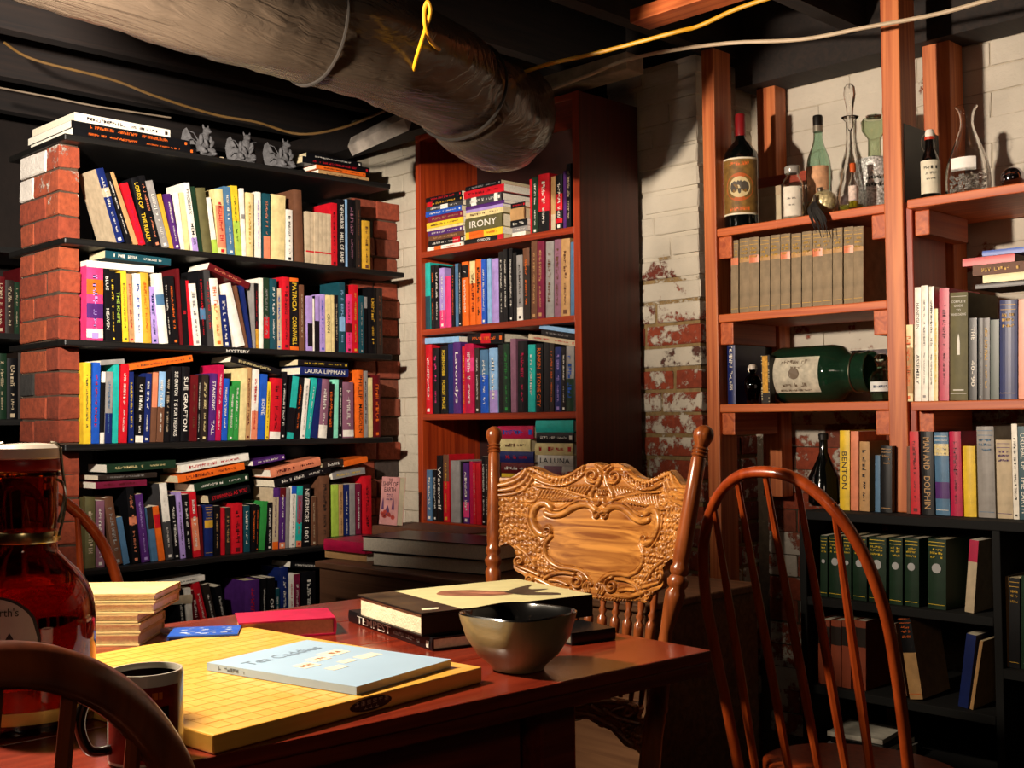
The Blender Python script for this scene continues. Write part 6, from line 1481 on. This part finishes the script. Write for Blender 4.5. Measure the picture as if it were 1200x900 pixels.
cand = []
for r, i in BOOKS:
    if r.get('label'): continue
    row = rows[i['row']]; k = [x[0] for x in row].index(r)
    L = PAL[row[k-1][1]['c']][1] if k and not row[k-1][1]['look'] else None; Rr = PAL[row[k+1][1]['c']][1] if k+1 < len(row) and not row[k+1][1]['look'] else None
    size = 'thin' if i['t'] < .017 else ('thick' if i['t'] > .034 else ('short' if i['h'] < .185 else ''))
    base = i['look'] or ' '.join(x for x in (size, PAL[i['c']][1], 'book', ('with %s lettering' % PAL[i['tc']][1]) if i['title'] else ('with %s band' % PAL[i['bands'][0][2]][1] if i['bands'] else 'with plain spine')) if x)
    cand.append((r, i, base, L, Rr))
from collections import Counter
def words(s): return len(s.split())
loc = lambda i: short[i['row']]
l1 = {}; c1 = Counter((b+', '+loc(i)) for r, i, b, L, Rr in cand)
def l2_(i, b, L, Rr): return b.replace(' with plain spine', '')+(' between %s and %s' % (L, Rr) if L and Rr else (' beside %s one' % (L or Rr) if (L or Rr) else ''))+', '+loc(i)
c2 = Counter(l2_(i, b, L, Rr) for r, i, b, L, Rr in cand)
used = Counter()
for r, i, b, L, Rr in cand:
    a = b+', '+loc(i); b2 = l2_(i, b, L, Rr)
    if c1[a] == 1 and words(a) <= 16: lab = a
    elif c2[b2] == 1 and words(b2) <= 16: lab = b2
    else:
        b3 = b.replace(' lettering', ' letters'); lab = '%s, %s from left, %s' % (b3, ordinal(i['seq']), loc(i))
        if words(lab) > 16: lab = '%s, %s from left, %s' % (' '.join(b3.split()[:4]).replace(' with', ''), ordinal(i['seq']), loc(i))
    r['label'] = lab
for r, i in BOOKS:
    if i['row']: r['group'] = 'books on the '+i['row']

_T = TEXTS
KEEP = 300
def bend(co, gw, lc):
    return np.stack([(GRr+.0018)*np.cos(lc+(co[:, 0]+.011)/GRr), (GRr+.0018)*np.sin(lc+(co[:, 0]+.011)/GRr), .141+co[:, 1]], 1)
gi_ = [k for k, t in enumerate(TEXTS) if t[3] == 'GROW'][0]
tmp = list(TEXTS[gi_]); tmp[3] = Matrix.Identity(4); TEXTS[gi_] = tuple(tmp)
flush_text()
for o in gw.children:
    if o.type == 'MESH' and o.name.startswith('lettering'):
        me = o.data; co = np.array([v.co[:] for v in me.vertices]); co = bend(co, gw, lc); me.vertices.foreach_set('co', co.astype(np.float32).ravel())

# books past the 300 largest in view: one joined object
bpy.context.view_layer.update()
def vis(r, i):
    W_ = wm(r); a, b_ = W_ @ Vector((0, 0, 0)), W_ @ Vector((i['t'], 0, i['h'])); (x0, y0), (x1, y1) = project(a), project(b_)
    ar = abs((min(max(x1, 0), 1200)-min(max(x0, 0), 1200))*(y1-y0))
    if i['row'].startswith('dim') or i['row'].startswith('bottom shelf of'): ar *= .1
    if not i['row']: ar += 1e6
    return ar
order = sorted(BOOKS, key=lambda q_: -vis(*q_)); rest = order[KEEP:]
bmj = bmesh.new(); mats_ = []
for r, i in rest:
    for ch in list(r.children):
        me = ch.data.copy(); me.transform(wm(r) @ ch.matrix_basis); idx = {}
        for k, m in enumerate(me.materials):
            if m not in mats_: mats_.append(m)
            idx[k] = mats_.index(m)
        mi = [idx.get(p.material_index, 0) for p in me.polygons]; me.polygons.foreach_set('material_index', mi)
        bmj.from_mesh(me); bpy.data.meshes.remove(me); bpy.data.objects.remove(ch)
    bpy.data.objects.remove(r)
me = bpy.data.meshes.new('books'); bmj.to_mesh(me); bmj.free()
for m in mats_: me.materials.append(m)
o = bpy.data.objects.new('books', me); COL.objects.link(o)
tag(o, 'slimmer and half-hidden books filling the gaps on all the shelves', 'books', None, 'stuff')
